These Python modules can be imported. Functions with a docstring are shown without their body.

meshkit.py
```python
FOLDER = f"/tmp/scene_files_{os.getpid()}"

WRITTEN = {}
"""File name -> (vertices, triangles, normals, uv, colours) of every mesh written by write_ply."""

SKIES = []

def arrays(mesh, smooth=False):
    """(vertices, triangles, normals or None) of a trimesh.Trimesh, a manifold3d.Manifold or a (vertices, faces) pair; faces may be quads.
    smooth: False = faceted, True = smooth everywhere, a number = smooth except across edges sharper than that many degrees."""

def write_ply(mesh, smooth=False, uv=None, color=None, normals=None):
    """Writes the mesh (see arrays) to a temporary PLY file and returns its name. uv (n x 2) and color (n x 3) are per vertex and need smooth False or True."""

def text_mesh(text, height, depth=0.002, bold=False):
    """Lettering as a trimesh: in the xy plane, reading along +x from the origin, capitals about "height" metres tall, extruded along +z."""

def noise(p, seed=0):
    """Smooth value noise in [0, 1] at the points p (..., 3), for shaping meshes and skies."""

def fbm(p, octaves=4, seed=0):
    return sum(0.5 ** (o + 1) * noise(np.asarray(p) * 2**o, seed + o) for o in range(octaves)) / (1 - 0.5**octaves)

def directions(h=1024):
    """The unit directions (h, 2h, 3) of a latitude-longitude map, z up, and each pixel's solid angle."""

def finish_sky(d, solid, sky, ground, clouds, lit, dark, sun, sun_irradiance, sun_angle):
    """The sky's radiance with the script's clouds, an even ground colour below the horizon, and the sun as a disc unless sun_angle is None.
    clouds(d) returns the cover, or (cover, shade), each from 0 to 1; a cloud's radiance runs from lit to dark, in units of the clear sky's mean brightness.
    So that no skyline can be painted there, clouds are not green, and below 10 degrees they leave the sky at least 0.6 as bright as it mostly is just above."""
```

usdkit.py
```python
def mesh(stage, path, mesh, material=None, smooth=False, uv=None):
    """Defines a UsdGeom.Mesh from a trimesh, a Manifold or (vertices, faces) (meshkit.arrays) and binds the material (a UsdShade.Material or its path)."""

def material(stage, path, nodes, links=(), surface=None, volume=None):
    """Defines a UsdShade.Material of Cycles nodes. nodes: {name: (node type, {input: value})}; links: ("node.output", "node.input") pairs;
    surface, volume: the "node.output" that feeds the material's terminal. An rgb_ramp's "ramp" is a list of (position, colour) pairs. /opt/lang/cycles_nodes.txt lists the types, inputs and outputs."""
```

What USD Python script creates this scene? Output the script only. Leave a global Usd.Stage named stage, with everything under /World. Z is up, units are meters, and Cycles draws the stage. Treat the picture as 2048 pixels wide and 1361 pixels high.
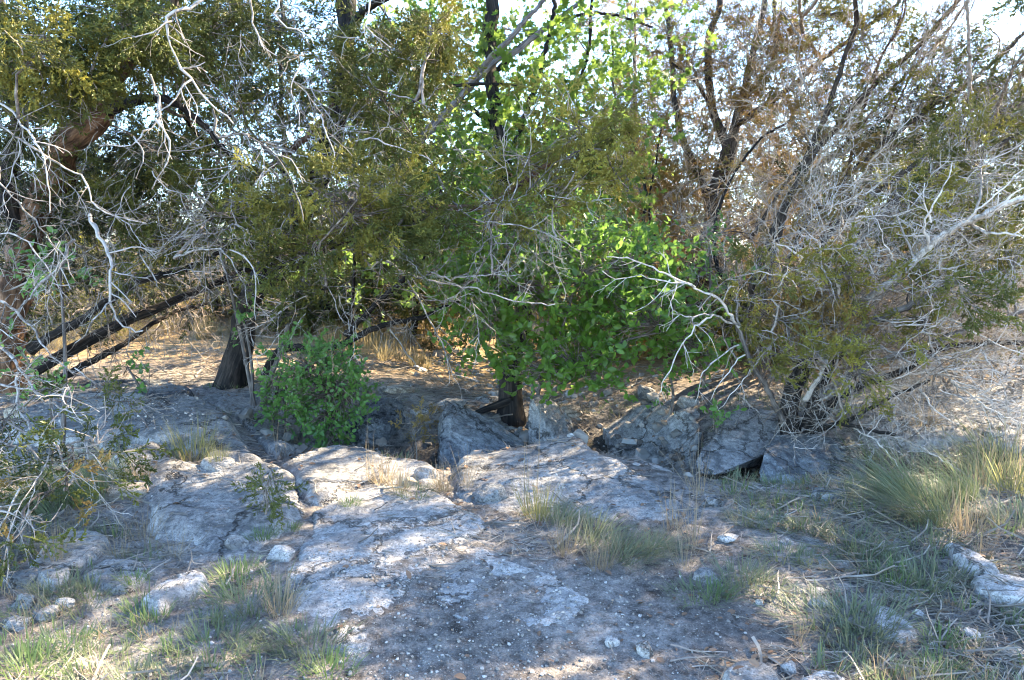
import math, numpy as np, trimesh, usdkit, meshkit
from scipy.spatial import ConvexHull, cKDTree
from shapely.geometry import Polygon, Point, LineString
from shapely import contains_xy, prepare
from pxr import Usd, UsdGeom, UsdLux, UsdShade, Gf, Sdf, Vt

# ------------------------------------------------------------------ camera, sky, sun, exposure
stage = Usd.Stage.CreateInMemory()
UsdGeom.SetStageUpAxis(stage, 'Z'); UsdGeom.SetStageMetersPerUnit(stage, 1.0)
W = UsdGeom.Xform.Define(stage, '/World'); stage.SetDefaultPrim(W.GetPrim())
EYE = np.array([0, 0, 1.5]); PITCH = math.radians(5.0); FOCAL = 28.0
cam = UsdGeom.Camera.Define(stage, '/World/camera')
cam.CreateHorizontalApertureAttr(36.0); cam.CreateVerticalApertureAttr(36.0 * 680 / 1024); cam.CreateFocalLengthAttr(FOCAL)
cam.CreateClippingRangeAttr(Gf.Vec2f(0.05, 5000)); cam.CreateExposureAttr(3.22)
cam.CreateFStopAttr(8.0); cam.CreateFocusDistanceAttr(5.2)
cam.AddTranslateOp().Set(Gf.Vec3d(*EYE)); cam.AddRotateXYZOp().Set(Gf.Vec3f(90 - math.degrees(PITCH), 0, 0))
SUN_AZ, SUN_EL = math.radians(56), math.radians(37)      # azimuth from +y towards +x
SUN = np.array([math.sin(SUN_AZ) * math.cos(SUN_EL), math.cos(SUN_AZ) * math.cos(SUN_EL), math.sin(SUN_EL)])
usdkit.material(stage, '/World/Looks/sky_look', {
    's': ('sky_texture', {'sky_type': 'single_scattering', 'sun_disc': False, 'sun_elevation': SUN_EL, 'sun_rotation': SUN_AZ, 'aerosol_density': 0.5, 'air_density': 1.2, 'ozone_density': 6.0}),
    'b': ('background_shader', {'strength': 0.11})}, [('s.color', 'b.color')], surface='b.background')
sky = UsdLux.DomeLight.Define(stage, '/World/sky')
UsdShade.MaterialBindingAPI.Apply(sky.GetPrim()).Bind(UsdShade.Material.Get(stage, '/World/Looks/sky_look'))
sky.GetPrim().SetCustomDataByKey('kind', 'structure')
sun = UsdLux.DistantLight.Define(stage, '/World/sun')
sun.CreateNormalizeAttr(True); sun.CreateIntensityAttr(1.25); sun.CreateAngleAttr(0.5); sun.CreateColorAttr(Gf.Vec3f(1, .84, .60))
zz = SUN; xx = np.cross([0, 0, 1.0], zz); xx /= np.linalg.norm(xx); yy = np.cross(zz, xx)
M4 = np.eye(4); M4[0, :3], M4[1, :3], M4[2, :3] = xx, yy, zz
sun.AddTransformOp().Set(Gf.Matrix4d(*M4.ravel().tolist()))

# ------------------------------------------------------------------ helpers
R = np.random.default_rng(7)
used = {}
def unique(parent, name):
    n = used.get((parent, name), 0); used[(parent, name)] = n + 1
    return f'{parent}/{name}' + (f'_{n:03d}' if n else '')
def tag(prim, label=None, cat=None, group=None, kind=None):
    for k, v in (('label', label), ('category', cat), ('group', group), ('kind', kind)):
        if v: prim.SetCustomDataByKey(k, v)
    return prim
def thing(name, label, cat, loc=(0, 0, 0), group=None, rotz=0, scale=1, ref=None):
    p = unique('/World', name); x = UsdGeom.Xform.Define(stage, p)
    x.AddTranslateOp().Set(Gf.Vec3d(*map(float, loc)))
    if rotz: x.AddRotateZOp().Set(float(rotz))
    if np.ndim(scale) or scale != 1: x.AddScaleOp().Set(Gf.Vec3f(*(np.ones(3) * scale).tolist()))
    if ref:
        x.GetPrim().GetReferences().AddInternalReference(ref); x.GetPrim().SetInstanceable(True)
    tag(x.GetPrim(), label, cat, group)
    x.GetPrim().SetCustomDataByKey('origin_', 0); x.GetPrim().ClearCustomDataByKey('origin_')
    ORIGIN[p] = np.array(loc, float)
    return p
ORIGIN = {}
def org(parent):
    return ORIGIN.get('/'.join(parent.split('/')[:3]), np.zeros(3))
def put(name, v, f, mat, parent='/World', smooth=True, uv=None, kind=None, label=None):
    """ONE mesh; v in world metres (made local to its thing)."""
    p = unique(parent, name)
    m = usdkit.mesh(stage, p, (np.asarray(v) - org(parent), f), LK[mat], smooth=smooth, uv=uv)
    tag(m.GetPrim(), label, None, None, kind)
    return p
FPX = 2048 * FOCAL / 36.0
FW = np.array([0, math.cos(PITCH), -math.sin(PITCH)]); UP = np.array([0, math.sin(PITCH), math.cos(PITCH)]); RT = np.array([1.0, 0, 0])
def at(px, py, Y):
    """the point seen at pixel (px, py) of the photograph, Y metres in front"""
    r = FW + RT * ((px - 1024) / FPX) - UP * ((py - 680.5) / FPX)
    return EYE + r * (Y / r[1])
def seg_dist(x, y, path):
    d = np.full(np.shape(x), 1e9)
    for (ax, ay), (bx, by) in zip(path[:-1], path[1:]):
        L = (bx - ax) ** 2 + (by - ay) ** 2
        t = np.clip(((x - ax) * (bx - ax) + (y - ay) * (by - ay)) / L, 0, 1)
        d = np.minimum(d, np.hypot(x - ax - t * (bx - ax), y - ay - t * (by - ay)))
    return d
def sstep(a, b, x):
    t = np.clip((np.asarray(x, float) - a) / (b - a), 0, 1); return t * t * (3 - 2 * t)
GUL1 = [(3.2, 5.9), (1.7, 6.0), (1.1, 7.1), (0.3, 6.9), (-0.35, 6.35), (-0.9, 6.5), (-1.6, 6.75)]
GUL2 = [(0.8, 7.2), (0.2, 9.5), (-0.6, 12)]
def hs(x, y):
    """large shape of the ground"""
    x, y = np.asarray(x, float), np.asarray(y, float)
    r = np.maximum(y, 0)
    z = 0.055 * np.clip(r - 3, 0, 6) + 0.035 * np.clip(r - 9, 0, 22)
    z = z + 0.16 * sstep(0.5, 3.0, -x) * sstep(4.5, 8, y)
    z = z - 0.42 * np.exp(-(seg_dist(x, y, GUL1) / 0.55) ** 2) - 0.25 * np.exp(-(seg_dist(x, y, GUL2) / 1.0) ** 2)
    z = z + 0.10 * (meshkit.fbm(np.stack([x * .6, y * .6, x * 0], -1), 3, 5) - .5) * np.exp(-((np.hypot(x, y) / 60) ** 2))
    far = np.hypot(x, y)
    z = z + 1.5 * sstep(40, 160, far) * (meshkit.noise(np.stack([x / 90, y / 90, x * 0], -1), 9) - .3)
    return z
def G(px, py, dz=0.0):
    r = FW + RT * ((px - 1024) / FPX) - UP * ((py - 680.5) / FPX); r = r / r[1]
    ts = np.linspace(1.5, 40, 3000); P = EYE + ts[:, None] * r
    below = P[:, 2] < hs(P[:, 0], P[:, 1]) + dz
    k = int(np.argmax(below)) if below.any() else len(ts) - 1
    p = P[k].copy(); p[2] = float(hs(p[0], p[1])); return p
def catmull(P, step):
    P = np.asarray(P, float)
    if len(P) < 3:
        n = max(2, int(np.linalg.norm(P[-1] - P[0]) / step) + 1); return P[0] + np.linspace(0, 1, n)[:, None] * (P[-1] - P[0])
    Q = np.vstack([2 * P[0] - P[1], P, 2 * P[-1] - P[-2]]); out = []
    for i in range(1, len(Q) - 2):
        n = max(1, int(np.linalg.norm(Q[i + 1] - Q[i])[()] / step + .5)); t = (np.arange(n) / n)[:, None]
        a, b, c, d = Q[i - 1], Q[i], Q[i + 1], Q[i + 2]
        out.append(.5 * (2 * b + (c - a) * t + (2 * a - 5 * b + 4 * c - d) * t ** 2 + (3 * b - a - 3 * c + d) * t ** 3))
    return np.vstack(out + [P[-1:]])
def tube(P, r, k=5, uv=False, warp=None):
    P = np.asarray(P, float); n = len(P); r = np.broadcast_to(r, (n,))
    t = np.gradient(P, axis=0); t /= np.linalg.norm(t, axis=1, keepdims=True) + 1e-12
    a = np.zeros((n, 3)); ref = np.array([0, 0, 1.0]) if abs(t[0, 2]) < .9 else np.array([1.0, 0, 0])
    a[0] = np.cross(t[0], ref)
    for i in range(n):
        if i: a[i] = a[i - 1]
        a[i] -= t[i] * (a[i] @ t[i]); a[i] /= np.linalg.norm(a[i]) + 1e-12
    b = np.cross(t, a); kk = k + 1 if uv else k
    ang = np.arange(kk) * 2 * np.pi / k
    L = np.concatenate([[0], np.cumsum(np.linalg.norm(np.diff(P, axis=0), axis=1))])
    rr = r[:, None] * np.ones(kk)
    if warp is not None: rr = rr * warp(ang[None, :] + 0 * L[:, None], L[:, None] + 0 * ang[None, :])
    v = P[:, None] + rr[..., None] * (np.cos(ang)[None, :, None] * a[:, None] + np.sin(ang)[None, :, None] * b[:, None])
    i, j = np.meshgrid(np.arange(n - 1), np.arange(k), indexing='ij'); j2 = j + 1 if uv else (j + 1) % k
    q = np.stack([i * kk + j, i * kk + j2, (i + 1) * kk + j2, (i + 1) * kk + j], -1).reshape(-1, 4)
    f = np.vstack([q[:, [0, 1, 2]], q[:, [0, 2, 3]]])
    V = v.reshape(-1, 3)
    c0, c1 = len(V), len(V) + 1
    V = np.vstack([V, P[:1], P[-1:] + t[-1:] * r[-1]])
    jj = np.arange(k); j3 = jj + 1 if uv else (jj + 1) % k
    f = np.vstack([f, np.stack([0 * jj + c0, j3, jj], 1), np.stack([0 * jj + c1, (n - 1) * kk + jj, (n - 1) * kk + j3], 1)])
    if uv:
        U = np.stack([np.broadcast_to(ang / (2 * np.pi), (n, kk)), np.broadcast_to(L[:, None], (n, kk))], -1).reshape(-1, 2)
        return V, f, np.vstack([U, [[0, 0]], [[0, L[-1]]]])
    return V, f
def join(parts):
    V, F, n = [], [], 0
    for p in parts:
        V.append(p[0]); F.append(np.asarray(p[1]) + n); n += len(p[0])
    return np.vstack(V), np.vstack(F)
def unit(v): v = np.asarray(v, float); return v / (np.linalg.norm(v, axis=-1, keepdims=True) + 1e-12)
def wander(rng, p0, d, length, n, bend=.35, pull=(0, 0, 0)):
    """a crooked twig centre line"""
    d = unit(d); P = [np.asarray(p0, float)]; s = length / n
    for i in range(n):
        d = unit(d + rng.normal(0, bend, 3) * .6 + np.asarray(pull) / n); P.append(P[-1] + d * s)
    return np.array(P)
def twigs(rng, p0, d, length, r, level, pull=(0, 0, 0), k=4, dens=1.0, ang=(30, 65)):
    """list of (centre line, radii, level), crooked, forking"""
    n = max(3, int(length / .045)) if level else 4
    n = min(n, 12); P = wander(rng, p0, d, length, n, .30, pull)
    out = [(P, np.linspace(r, r * .45, len(P)), level)]
    if level > 0:
        m = max(2, int(dens * (4 + length * 7)))
        for t in np.sort(rng.uniform(.15, 1, m)):
            i = min(int(t * n), n - 1); q = P[i] + (P[i + 1] - P[i]) * (t * n - i)
            dd = unit(P[i + 1] - P[i]); side = unit(np.cross(dd, rng.normal(0, 1, 3)))
            a = math.radians(rng.uniform(*ang))
            out += twigs(rng, q, dd * math.cos(a) + side * math.sin(a), length * rng.uniform(.3, .6) * (1.1 - .5 * t), r * rng.uniform(.45, .65), level - 1, pull, k, dens * .75, ang)
    return out
def twig_mesh(L, k=4, kmin=3):
    return join([tube(P, r, k if lv else kmin) for P, r, lv in L])

# ------------------------------------------------------------------ materials
LK = {}
def mat(name, nodes, links, surface='p.BSDF'):
    LK[name] = usdkit.material(stage, f'/World/Looks/{name}', nodes, links, surface=surface)
def rock_mat(name, pale, grey, dark, stain, bias=0.0):
    mat(name, {
        'g': ('geometry', {}),
        'n1': ('noise_texture', {'scale': 1.6, 'detail': 6, 'roughness': .62}),
        'n2': ('noise_texture', {'scale': 26, 'detail': 5, 'roughness': .7}),
        'n3': ('noise_texture', {'scale': 120, 'detail': 3, 'roughness': .7}),
        'n4': ('noise_texture', {'scale': 5.5, 'detail': 5, 'roughness': .65, 'distortion': .6}),
        'nw': ('noise_texture', {'scale': 3.0, 'detail': 5, 'roughness': .7}), 'wx': ('mix', {'mix_type': 'add', 'fac': .55}),
        'vo': ('voronoi_texture', {'scale': 1.5, 'randomness': 1.0, 'feature': 'distance_to_edge'}), 'rc': ('rgb_ramp', {'ramp': [(0, (.16, .15, .14)), (.012, (.42, .4, .38)), (.030, (1, 1, 1))]}), 'mc': ('mix', {'mix_type': 'multiply', 'fac': .85}),
        'n5': ('noise_texture', {'scale': 60, 'detail': 2, 'roughness': .6}), 'r5': ('rgb_ramp', {'ramp': [(.34, (.25, .25, .25)), (.42, (1, 1, 1))]}), 'm5': ('mix', {'mix_type': 'multiply', 'fac': .45}),
        'hc': ('math', {'math_type': 'multiply_add', 'value2': .6}), 'sc': ('rgb_to_bw', {}),
        'r1': ('rgb_ramp', {'ramp': [(.36 - bias, grey), (.47 - bias, tuple(.6 * np.array(pale) + .4 * np.array(grey))), (.60 - bias, pale), (.8, pale)]}),
        'r2': ('rgb_ramp', {'ramp': [(.34, (.45, .45, .45)), (.5, (.88, .88, .88)), (.66, (1.18, 1.18, 1.18))]}),
        'r3': ('rgb_ramp', {'ramp': [(.30, (.45, .45, .45)), (.5, (1, 1, 1)), (.75, (1.25, 1.25, 1.25))]}),
        'r4': ('rgb_ramp', {'ramp': [(.50, (0, 0, 0)), (.62, (.75, .75, .75))]}),
        'rs': ('rgb_ramp', {'ramp': [(.55, (0, 0, 0)), (.70, (.6, .6, .6))]}),
        'm1': ('mix', {'mix_type': 'multiply', 'fac': 1.0}), 'm2': ('mix', {'mix_type': 'multiply', 'fac': .9}),
        'm3': ('mix', {'mix_type': 'mix', 'color2': dark}), 'm4': ('mix', {'mix_type': 'mix', 'color2': stain}),
        'add': ('math', {'math_type': 'multiply_add', 'value2': .5}),
        'bp': ('bump', {'strength': .9, 'distance': .018}),
        'p': ('principled_bsdf', {'roughness': .92, 'specular_ior_level': .2})},
        [('g.position', f'{k}.vector') for k in ('n1', 'n2', 'n3', 'n4', 'n5', 'nw')] + [('g.position', 'wx.color1'), ('nw.color', 'wx.color2'), ('wx.color', 'vo.vector'), ('vo.distance', 'rc.fac'), ('n5.fac', 'r5.fac'),
         ('n1.fac', 'r1.fac'), ('n2.fac', 'r2.fac'), ('n3.fac', 'r3.fac'), ('r1.color', 'm1.color1'), ('r2.color', 'm1.color2'),
         ('m1.color', 'm2.color1'), ('r3.color', 'm2.color2'), ('m2.color', 'm3.color1'), ('n4.fac', 'r4.fac'), ('r4.color', 'm3.fac'),
         ('m3.color', 'm4.color1'), ('n2.color', 'rs.fac'), ('rs.color', 'm4.fac'), ('m4.color', 'mc.color1'), ('rc.color', 'mc.color2'), ('mc.color', 'm5.color1'), ('r5.color', 'm5.color2'), ('m5.color', 'p.base_color'), ('rc.color', 'sc.color'), ('sc.val', 'hc.value1'), ('add.value', 'hc.value3'),
         ('n3.fac', 'add.value1'), ('n2.fac', 'add.value3'), ('hc.value', 'bp.height'), ('bp.normal', 'p.normal')])
rock_mat('limestone', (.35, .325, .295), (.19, .183, .175), (.085, .083, .082), (.19, .15, .115))
rock_mat('pale_limestone', (.42, .39, .355), (.26, .245, .23), (.15, .142, .135), (.235, .19, .15), .0)
rock_mat('lichen_limestone', (.22, .22, .21), (.115, .115, .118), (.045, .045, .05), (.30, .29, .26), -.02)
rock_mat('warm_limestone', (.52, .45, .36), (.33, .27, .20), (.17, .13, .09), (.24, .15, .09))
mat('soil', {
    'g': ('geometry', {}), 'n1': ('noise_texture', {'scale': .9, 'detail': 6, 'roughness': .65}), 'n2': ('noise_texture', {'scale': 14, 'detail': 6, 'roughness': .7}),
    'n3': ('noise_texture', {'scale': 90, 'detail': 4, 'roughness': .75}), 'vo': ('voronoi_texture', {'scale': 70, 'randomness': 1.0}),
    'v2': ('voronoi_texture', {'scale': 38, 'randomness': 1.0}),
    'r1': ('rgb_ramp', {'ramp': [(.35, (.115, .10, .088)), (.5, (.205, .182, .162)), (.65, (.31, .285, .258))]}),
    'r2': ('rgb_ramp', {'ramp': [(.3, (.5, .48, .46)), (.5, (.95, .95, .95)), (.7, (1.3, 1.28, 1.25))]}),
    'r3': ('rgb_ramp', {'ramp': [(.3, (.5, .5, .5)), (.5, (1, 1, 1)), (.7, (1.35, 1.35, 1.35))]}),
    'rv': ('rgb_ramp', {'ramp': [(.0, (.55, .55, .55)), (.16, (.4, .4, .4)), (.26, (0, 0, 0))]}),
    'm1': ('mix', {'mix_type': 'multiply', 'fac': 1.0}), 'm2': ('mix', {'mix_type': 'multiply', 'fac': 1.0}), 'm3': ('mix', {'mix_type': 'mix', 'color2': (.42, .38, .33)}),
    'a': ('math', {'math_type': 'multiply_add', 'value2': .6}), 'bp': ('bump', {'strength': 1.0, 'distance': .02}),
    'sx': ('separate_xyz', {}), 'yn': ('math', {'math_type': 'multiply_add', 'value2': 2.2}), 'mr': ('map_range', {'from_min': 9.0, 'from_max': 10.6, 'clamp': True}), 'md': ('mix', {'mix_type': 'mix', 'color2': (.25, .17, .085)}), 'zr': ('map_range', {'from_min': .06, 'from_max': -.16, 'to_max': .85, 'clamp': True}), 'mz': ('mix', {'mix_type': 'mix', 'color2': (.045, .036, .029)}), 'mdm': ('mix', {'mix_type': 'multiply', 'fac': .9}),  # low soil darkened in the colour, painting shade into the gully gaps
    'p': ('principled_bsdf', {'roughness': .95, 'specular_ior_level': .15})},
    [('g.position', f'{k}.vector') for k in ('n1', 'n2', 'n3', 'vo', 'v2')] + [('n1.fac', 'r1.fac'), ('n2.fac', 'r2.fac'), ('n3.fac', 'r3.fac'),
     ('r1.color', 'm1.color1'), ('r2.color', 'm1.color2'), ('m1.color', 'm2.color1'), ('r3.color', 'm2.color2'), ('vo.distance', 'rv.fac'), ('m2.color', 'm3.color1'), ('rv.color', 'm3.fac'),
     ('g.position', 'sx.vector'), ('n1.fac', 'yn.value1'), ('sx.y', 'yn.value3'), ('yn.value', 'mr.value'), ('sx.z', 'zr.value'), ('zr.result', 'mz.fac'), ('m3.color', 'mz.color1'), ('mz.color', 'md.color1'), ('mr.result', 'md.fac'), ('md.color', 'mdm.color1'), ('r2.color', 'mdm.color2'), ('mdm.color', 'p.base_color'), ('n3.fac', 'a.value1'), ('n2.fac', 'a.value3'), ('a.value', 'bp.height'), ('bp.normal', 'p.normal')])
def bark_mat(name, dark, mid, light, scale=1.0):
    mat(name, {
        'uv': ('texture_coordinate', {}), 'mp': ('mapping', {'scale': (14 * scale, 2.2, 1)}), 'mp2': ('mapping', {'scale': (42 * scale, 7, 1)}),
        'n1': ('noise_texture', {'scale': 1, 'detail': 5, 'roughness': .65, 'distortion': .4}), 'n2': ('noise_texture', {'scale': 1, 'detail': 4, 'roughness': .7}),
        'g': ('geometry', {}), 'n3': ('noise_texture', {'scale': 9, 'detail': 4}),
        'x': ('math', {'math_type': 'multiply_add', 'value2': .6}), 'x2': ('math', {'math_type': 'multiply', 'value2': .625}),
        'r': ('rgb_ramp', {'ramp': [(.36, dark), (.50, mid), (.64, light)]}),
        'r3': ('rgb_ramp', {'ramp': [(.35, (.6, .6, .62)), (.65, (1.25, 1.2, 1.15))]}), 'm': ('mix', {'mix_type': 'multiply', 'fac': 1.0}),
        'bp': ('bump', {'strength': 1.0, 'distance': .02}), 'p': ('principled_bsdf', {'roughness': .9, 'specular_ior_level': .2})},
        [('uv.UV', 'mp.vector'), ('uv.UV', 'mp2.vector'), ('mp.vector', 'n1.vector'), ('mp2.vector', 'n2.vector'), ('n2.fac', 'x.value1'), ('n1.fac', 'x.value3'), ('x.value', 'x2.value1'),
         ('x2.value', 'r.fac'), ('g.position', 'n3.vector'), ('n3.fac', 'r3.fac'), ('r.color', 'm.color1'), ('r3.color', 'm.color2'), ('m.color', 'p.base_color'), ('x.value', 'bp.height'), ('bp.normal', 'p.normal')])
bark_mat('dark_bark', (.004, .004, .004), (.020, .017, .015), (.075, .06, .05))
bark_mat('red_bark', (.04, .025, .018), (.13, .075, .045), (.30, .19, .12))
bark_mat('grey_bark', (.06, .052, .047), (.16, .14, .125), (.32, .28, .25))
bark_mat('brown_bark', (.022, .017, .014), (.065, .052, .042), (.15, .122, .10))
def wood_mat(name, a, b, c):
    mat(name, {'g': ('geometry', {}), 'o': ('object_info', {}), 'n': ('noise_texture', {'scale': 30, 'detail': 4, 'roughness': .7}), 'n2': ('noise_texture', {'scale': 3, 'detail': 2}),
        's': ('math', {'math_type': 'multiply_add', 'value2': .35}), 's2': ('math', {'math_type': 'multiply_add', 'value2': .45}), 'r': ('rgb_ramp', {'ramp': [(.66, a), (.84, b), (1.0, c)]}),
        'bp': ('bump', {'strength': .6, 'distance': .004}), 'p': ('principled_bsdf', {'roughness': .75, 'specular_ior_level': .3})},
        [('g.position', 'n.vector'), ('g.position', 'n2.vector'), ('o.random', 's.value1'), ('n.fac', 's2.value3'), ('n2.fac', 's2.value1'), ('s2.value', 's.value3'), ('s.value', 'r.fac'), ('r.color', 'p.base_color'), ('n.fac', 'bp.height'), ('bp.normal', 'p.normal')])
wood_mat('dead_wood', (.03, .025, .02), (.12, .103, .088), (.29, .262, .235))
wood_mat('twig_wood', (.03, .024, .02), (.11, .085, .065), (.24, .20, .165))
wood_mat('silver_wood', (.075, .058, .045), (.22, .185, .15), (.42, .375, .33))
wood_mat('tan_wood', (.09, .062, .04), (.24, .175, .12), (.42, .34, .26))
def leaf_mat(name, stops, rnd='object', trans=.35, rough=.5, spec=.35, tint=1.7):
    src = ('o', 'object_info', 'random') if rnd == 'object' else ('o', 'geometry', 'random_per_island')
    both = [('o2.random_per_island', 'k0.value1'), (f'o.{src[2]}', 'k0.value2'), ('k0.value', 'k.value1')] if rnd == 'object' else [(f'o.{src[2]}', 'k.value1')]
    mat(name, {'o': (src[1], {}), 'o2': ('geometry', {}), 'k0': ('math', {'math_type': 'add'}), 'g': ('geometry', {}), 'n': ('noise_texture', {'scale': 6, 'detail': 3}), 'k': ('math', {'math_type': 'multiply_add', 'value2': .33 if rnd == 'object' else .6}), 'k2': ('math', {'math_type': 'subtract', 'value2': .28}),
        'r': ('rgb_ramp', {'ramp': stops}), 'hs': ('hsv', {'value': tint, 'saturation': .95}),
        'p': ('principled_bsdf', {'roughness': rough, 'specular_ior_level': spec}), 't': ('translucent_bsdf', {}), 'mx': ('mix_closure', {'fac': trans})},
        both + [('g.position', 'n.vector'), ('n.fac', 'k.value3'), ('k.value', 'k2.value1'), ('k2.value', 'r.fac'), ('r.color', 'p.base_color'), ('r.color', 'hs.color'), ('hs.color', 't.color'), ('p.BSDF', 'mx.closure1'), ('t.BSDF', 'mx.closure2')], surface='mx.closure')
leaf_mat('juniper_leaf', [(0, (.032, .042, .012)), (.4, (.12, .135, .028)), (.72, (.22, .215, .042)), (1, (.33, .26, .055))], trans=.45)
leaf_mat('juniper_gold', [(0, (.06, .065, .018)), (.45, (.24, .225, .042)), (.75, (.36, .32, .06)), (1, (.46, .33, .07))], trans=.48)  # juniper foliage with the sunlit yellow put into its colour
leaf_mat('juniper_dark', [(0, (.018, .025, .010)), (.5, (.055, .073, .02)), (1, (.13, .14, .03))], trans=.35)
leaf_mat('juniper_brown', [(0, (.09, .065, .025)), (.35, (.24, .165, .05)), (.65, (.40, .29, .085)), (.82, (.48, .37, .10)), (1, (.20, .21, .04))], trans=.52)
leaf_mat('shrub_leaf', [(0, (.07, .14, .022)), (.45, (.145, .25, .036)), (.8, (.23, .34, .05)), (1, (.40, .45, .08))], 'island', trans=.5, rough=.32, spec=.5, tint=2.0)
leaf_mat('bush_leaf', [(0, (.07, .16, .035)), (.5, (.13, .25, .045)), (.9, (.20, .33, .05)), (1, (.34, .40, .06))], 'island', trans=.42, rough=.4, spec=.5, tint=1.8)
leaf_mat('lobed_leaf', [(0, (.05, .085, .014)), (.5, (.115, .175, .024)), (1, (.20, .26, .035))], trans=.5, rough=.5, tint=2.0)
leaf_mat('green_grass', [(0, (.09, .10, .06)), (.4, (.14, .155, .085)), (.62, (.23, .22, .14)), (1, (.42, .38, .29))], 'island', trans=.3, rough=.6)
leaf_mat('grey_grass', [(0, (.07, .09, .045)), (.35, (.13, .15, .075)), (.65, (.22, .215, .12)), (1, (.42, .37, .25))], 'island', trans=.3, rough=.6)
leaf_mat('lush_grass', [(0, (.08, .12, .04)), (.5, (.13, .18, .05)), (1, (.30, .29, .13))], 'island', trans=.35, rough=.5)
leaf_mat('gold_grass', [(0, (.12, .125, .045)), (.5, (.23, .21, .085)), (1, (.42, .36, .19))], 'island', trans=.35, rough=.6)
leaf_mat('dry_grass_blade', [(0, (.16, .12, .075)), (.5, (.29, .23, .14)), (1, (.46, .39, .27))], 'island', trans=.3, rough=.6)
leaf_mat('straw', [(0, (.08, .065, .05)), (.45, (.24, .205, .165)), (1, (.52, .47, .40))], trans=.15, rough=.7)
leaf_mat('field_grass', [(0, (.14, .115, .055)), (.5, (.24, .19, .095)), (1, (.28, .25, .11))], trans=.35, rough=.7)
leaf_mat('dead_leaf', [(0, (.09, .05, .03)), (.5, (.19, .11, .065)), (1, (.34, .25, .17))], trans=.15, rough=.7)
mat('pebble', {'o': ('object_info', {}), 'r': ('rgb_ramp', {'ramp': [(0, (.11, .09, .075)), (.5, (.22, .195, .165)), (.85, (.36, .335, .30)), (1, (.22, .14, .085))]}), 'g': ('geometry', {}), 'n': ('noise_texture', {'scale': 150, 'detail': 3}), 'b': ('bump', {'strength': .6, 'distance': .004}),
    'p': ('principled_bsdf', {'roughness': .9, 'specular_ior_level': .2})}, [('o.random', 'r.fac'), ('r.color', 'p.base_color'), ('g.position', 'n.vector'), ('n.fac', 'b.height'), ('b.normal', 'p.normal')])

# ------------------------------------------------------------------ ground: one sheet to the horizon
def fine(x, y):
    near = np.exp(-((np.hypot(x, y) / 16.0) ** 4))
    P = np.stack([x, y, 0 * x], -1)
    return near * (.045 * (meshkit.fbm(P * 3.1, 4, 21) - .5) + .018 * (meshkit.fbm(P * 17, 3, 31) - .5) + .010 * (meshkit.noise(P * 60, 3) - .5))
def hg(x, y): return hs(x, y) + fine(np.asarray(x, float), np.asarray(y, float))
th = np.concatenate([np.linspace(-180, -42, 30)[:-1], np.linspace(-42, 42, 520), np.linspace(42, 180, 30)[1:]]) * np.pi / 180
rr = np.concatenate([[.05, .6, 1.2], np.geomspace(1.8, 15, 430), np.geomspace(15, 900, 70)[1:]])
RRg, THg = np.meshgrid(rr, th, indexing='ij')
gx, gy = RRg * np.sin(THg), RRg * np.cos(THg)
gz = hg(gx, gy)
nr, nt = gx.shape
i, j = np.meshgrid(np.arange(nr - 1), np.arange(nt - 1), indexing='ij')
q = np.stack([i * nt + j, i * nt + j + 1, (i + 1) * nt + j + 1, (i + 1) * nt + j], -1).reshape(-1, 4)[:, ::-1]
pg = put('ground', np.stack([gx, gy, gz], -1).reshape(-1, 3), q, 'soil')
tag(stage.GetPrimAtPath(pg), None, None, None, 'structure')

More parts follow.
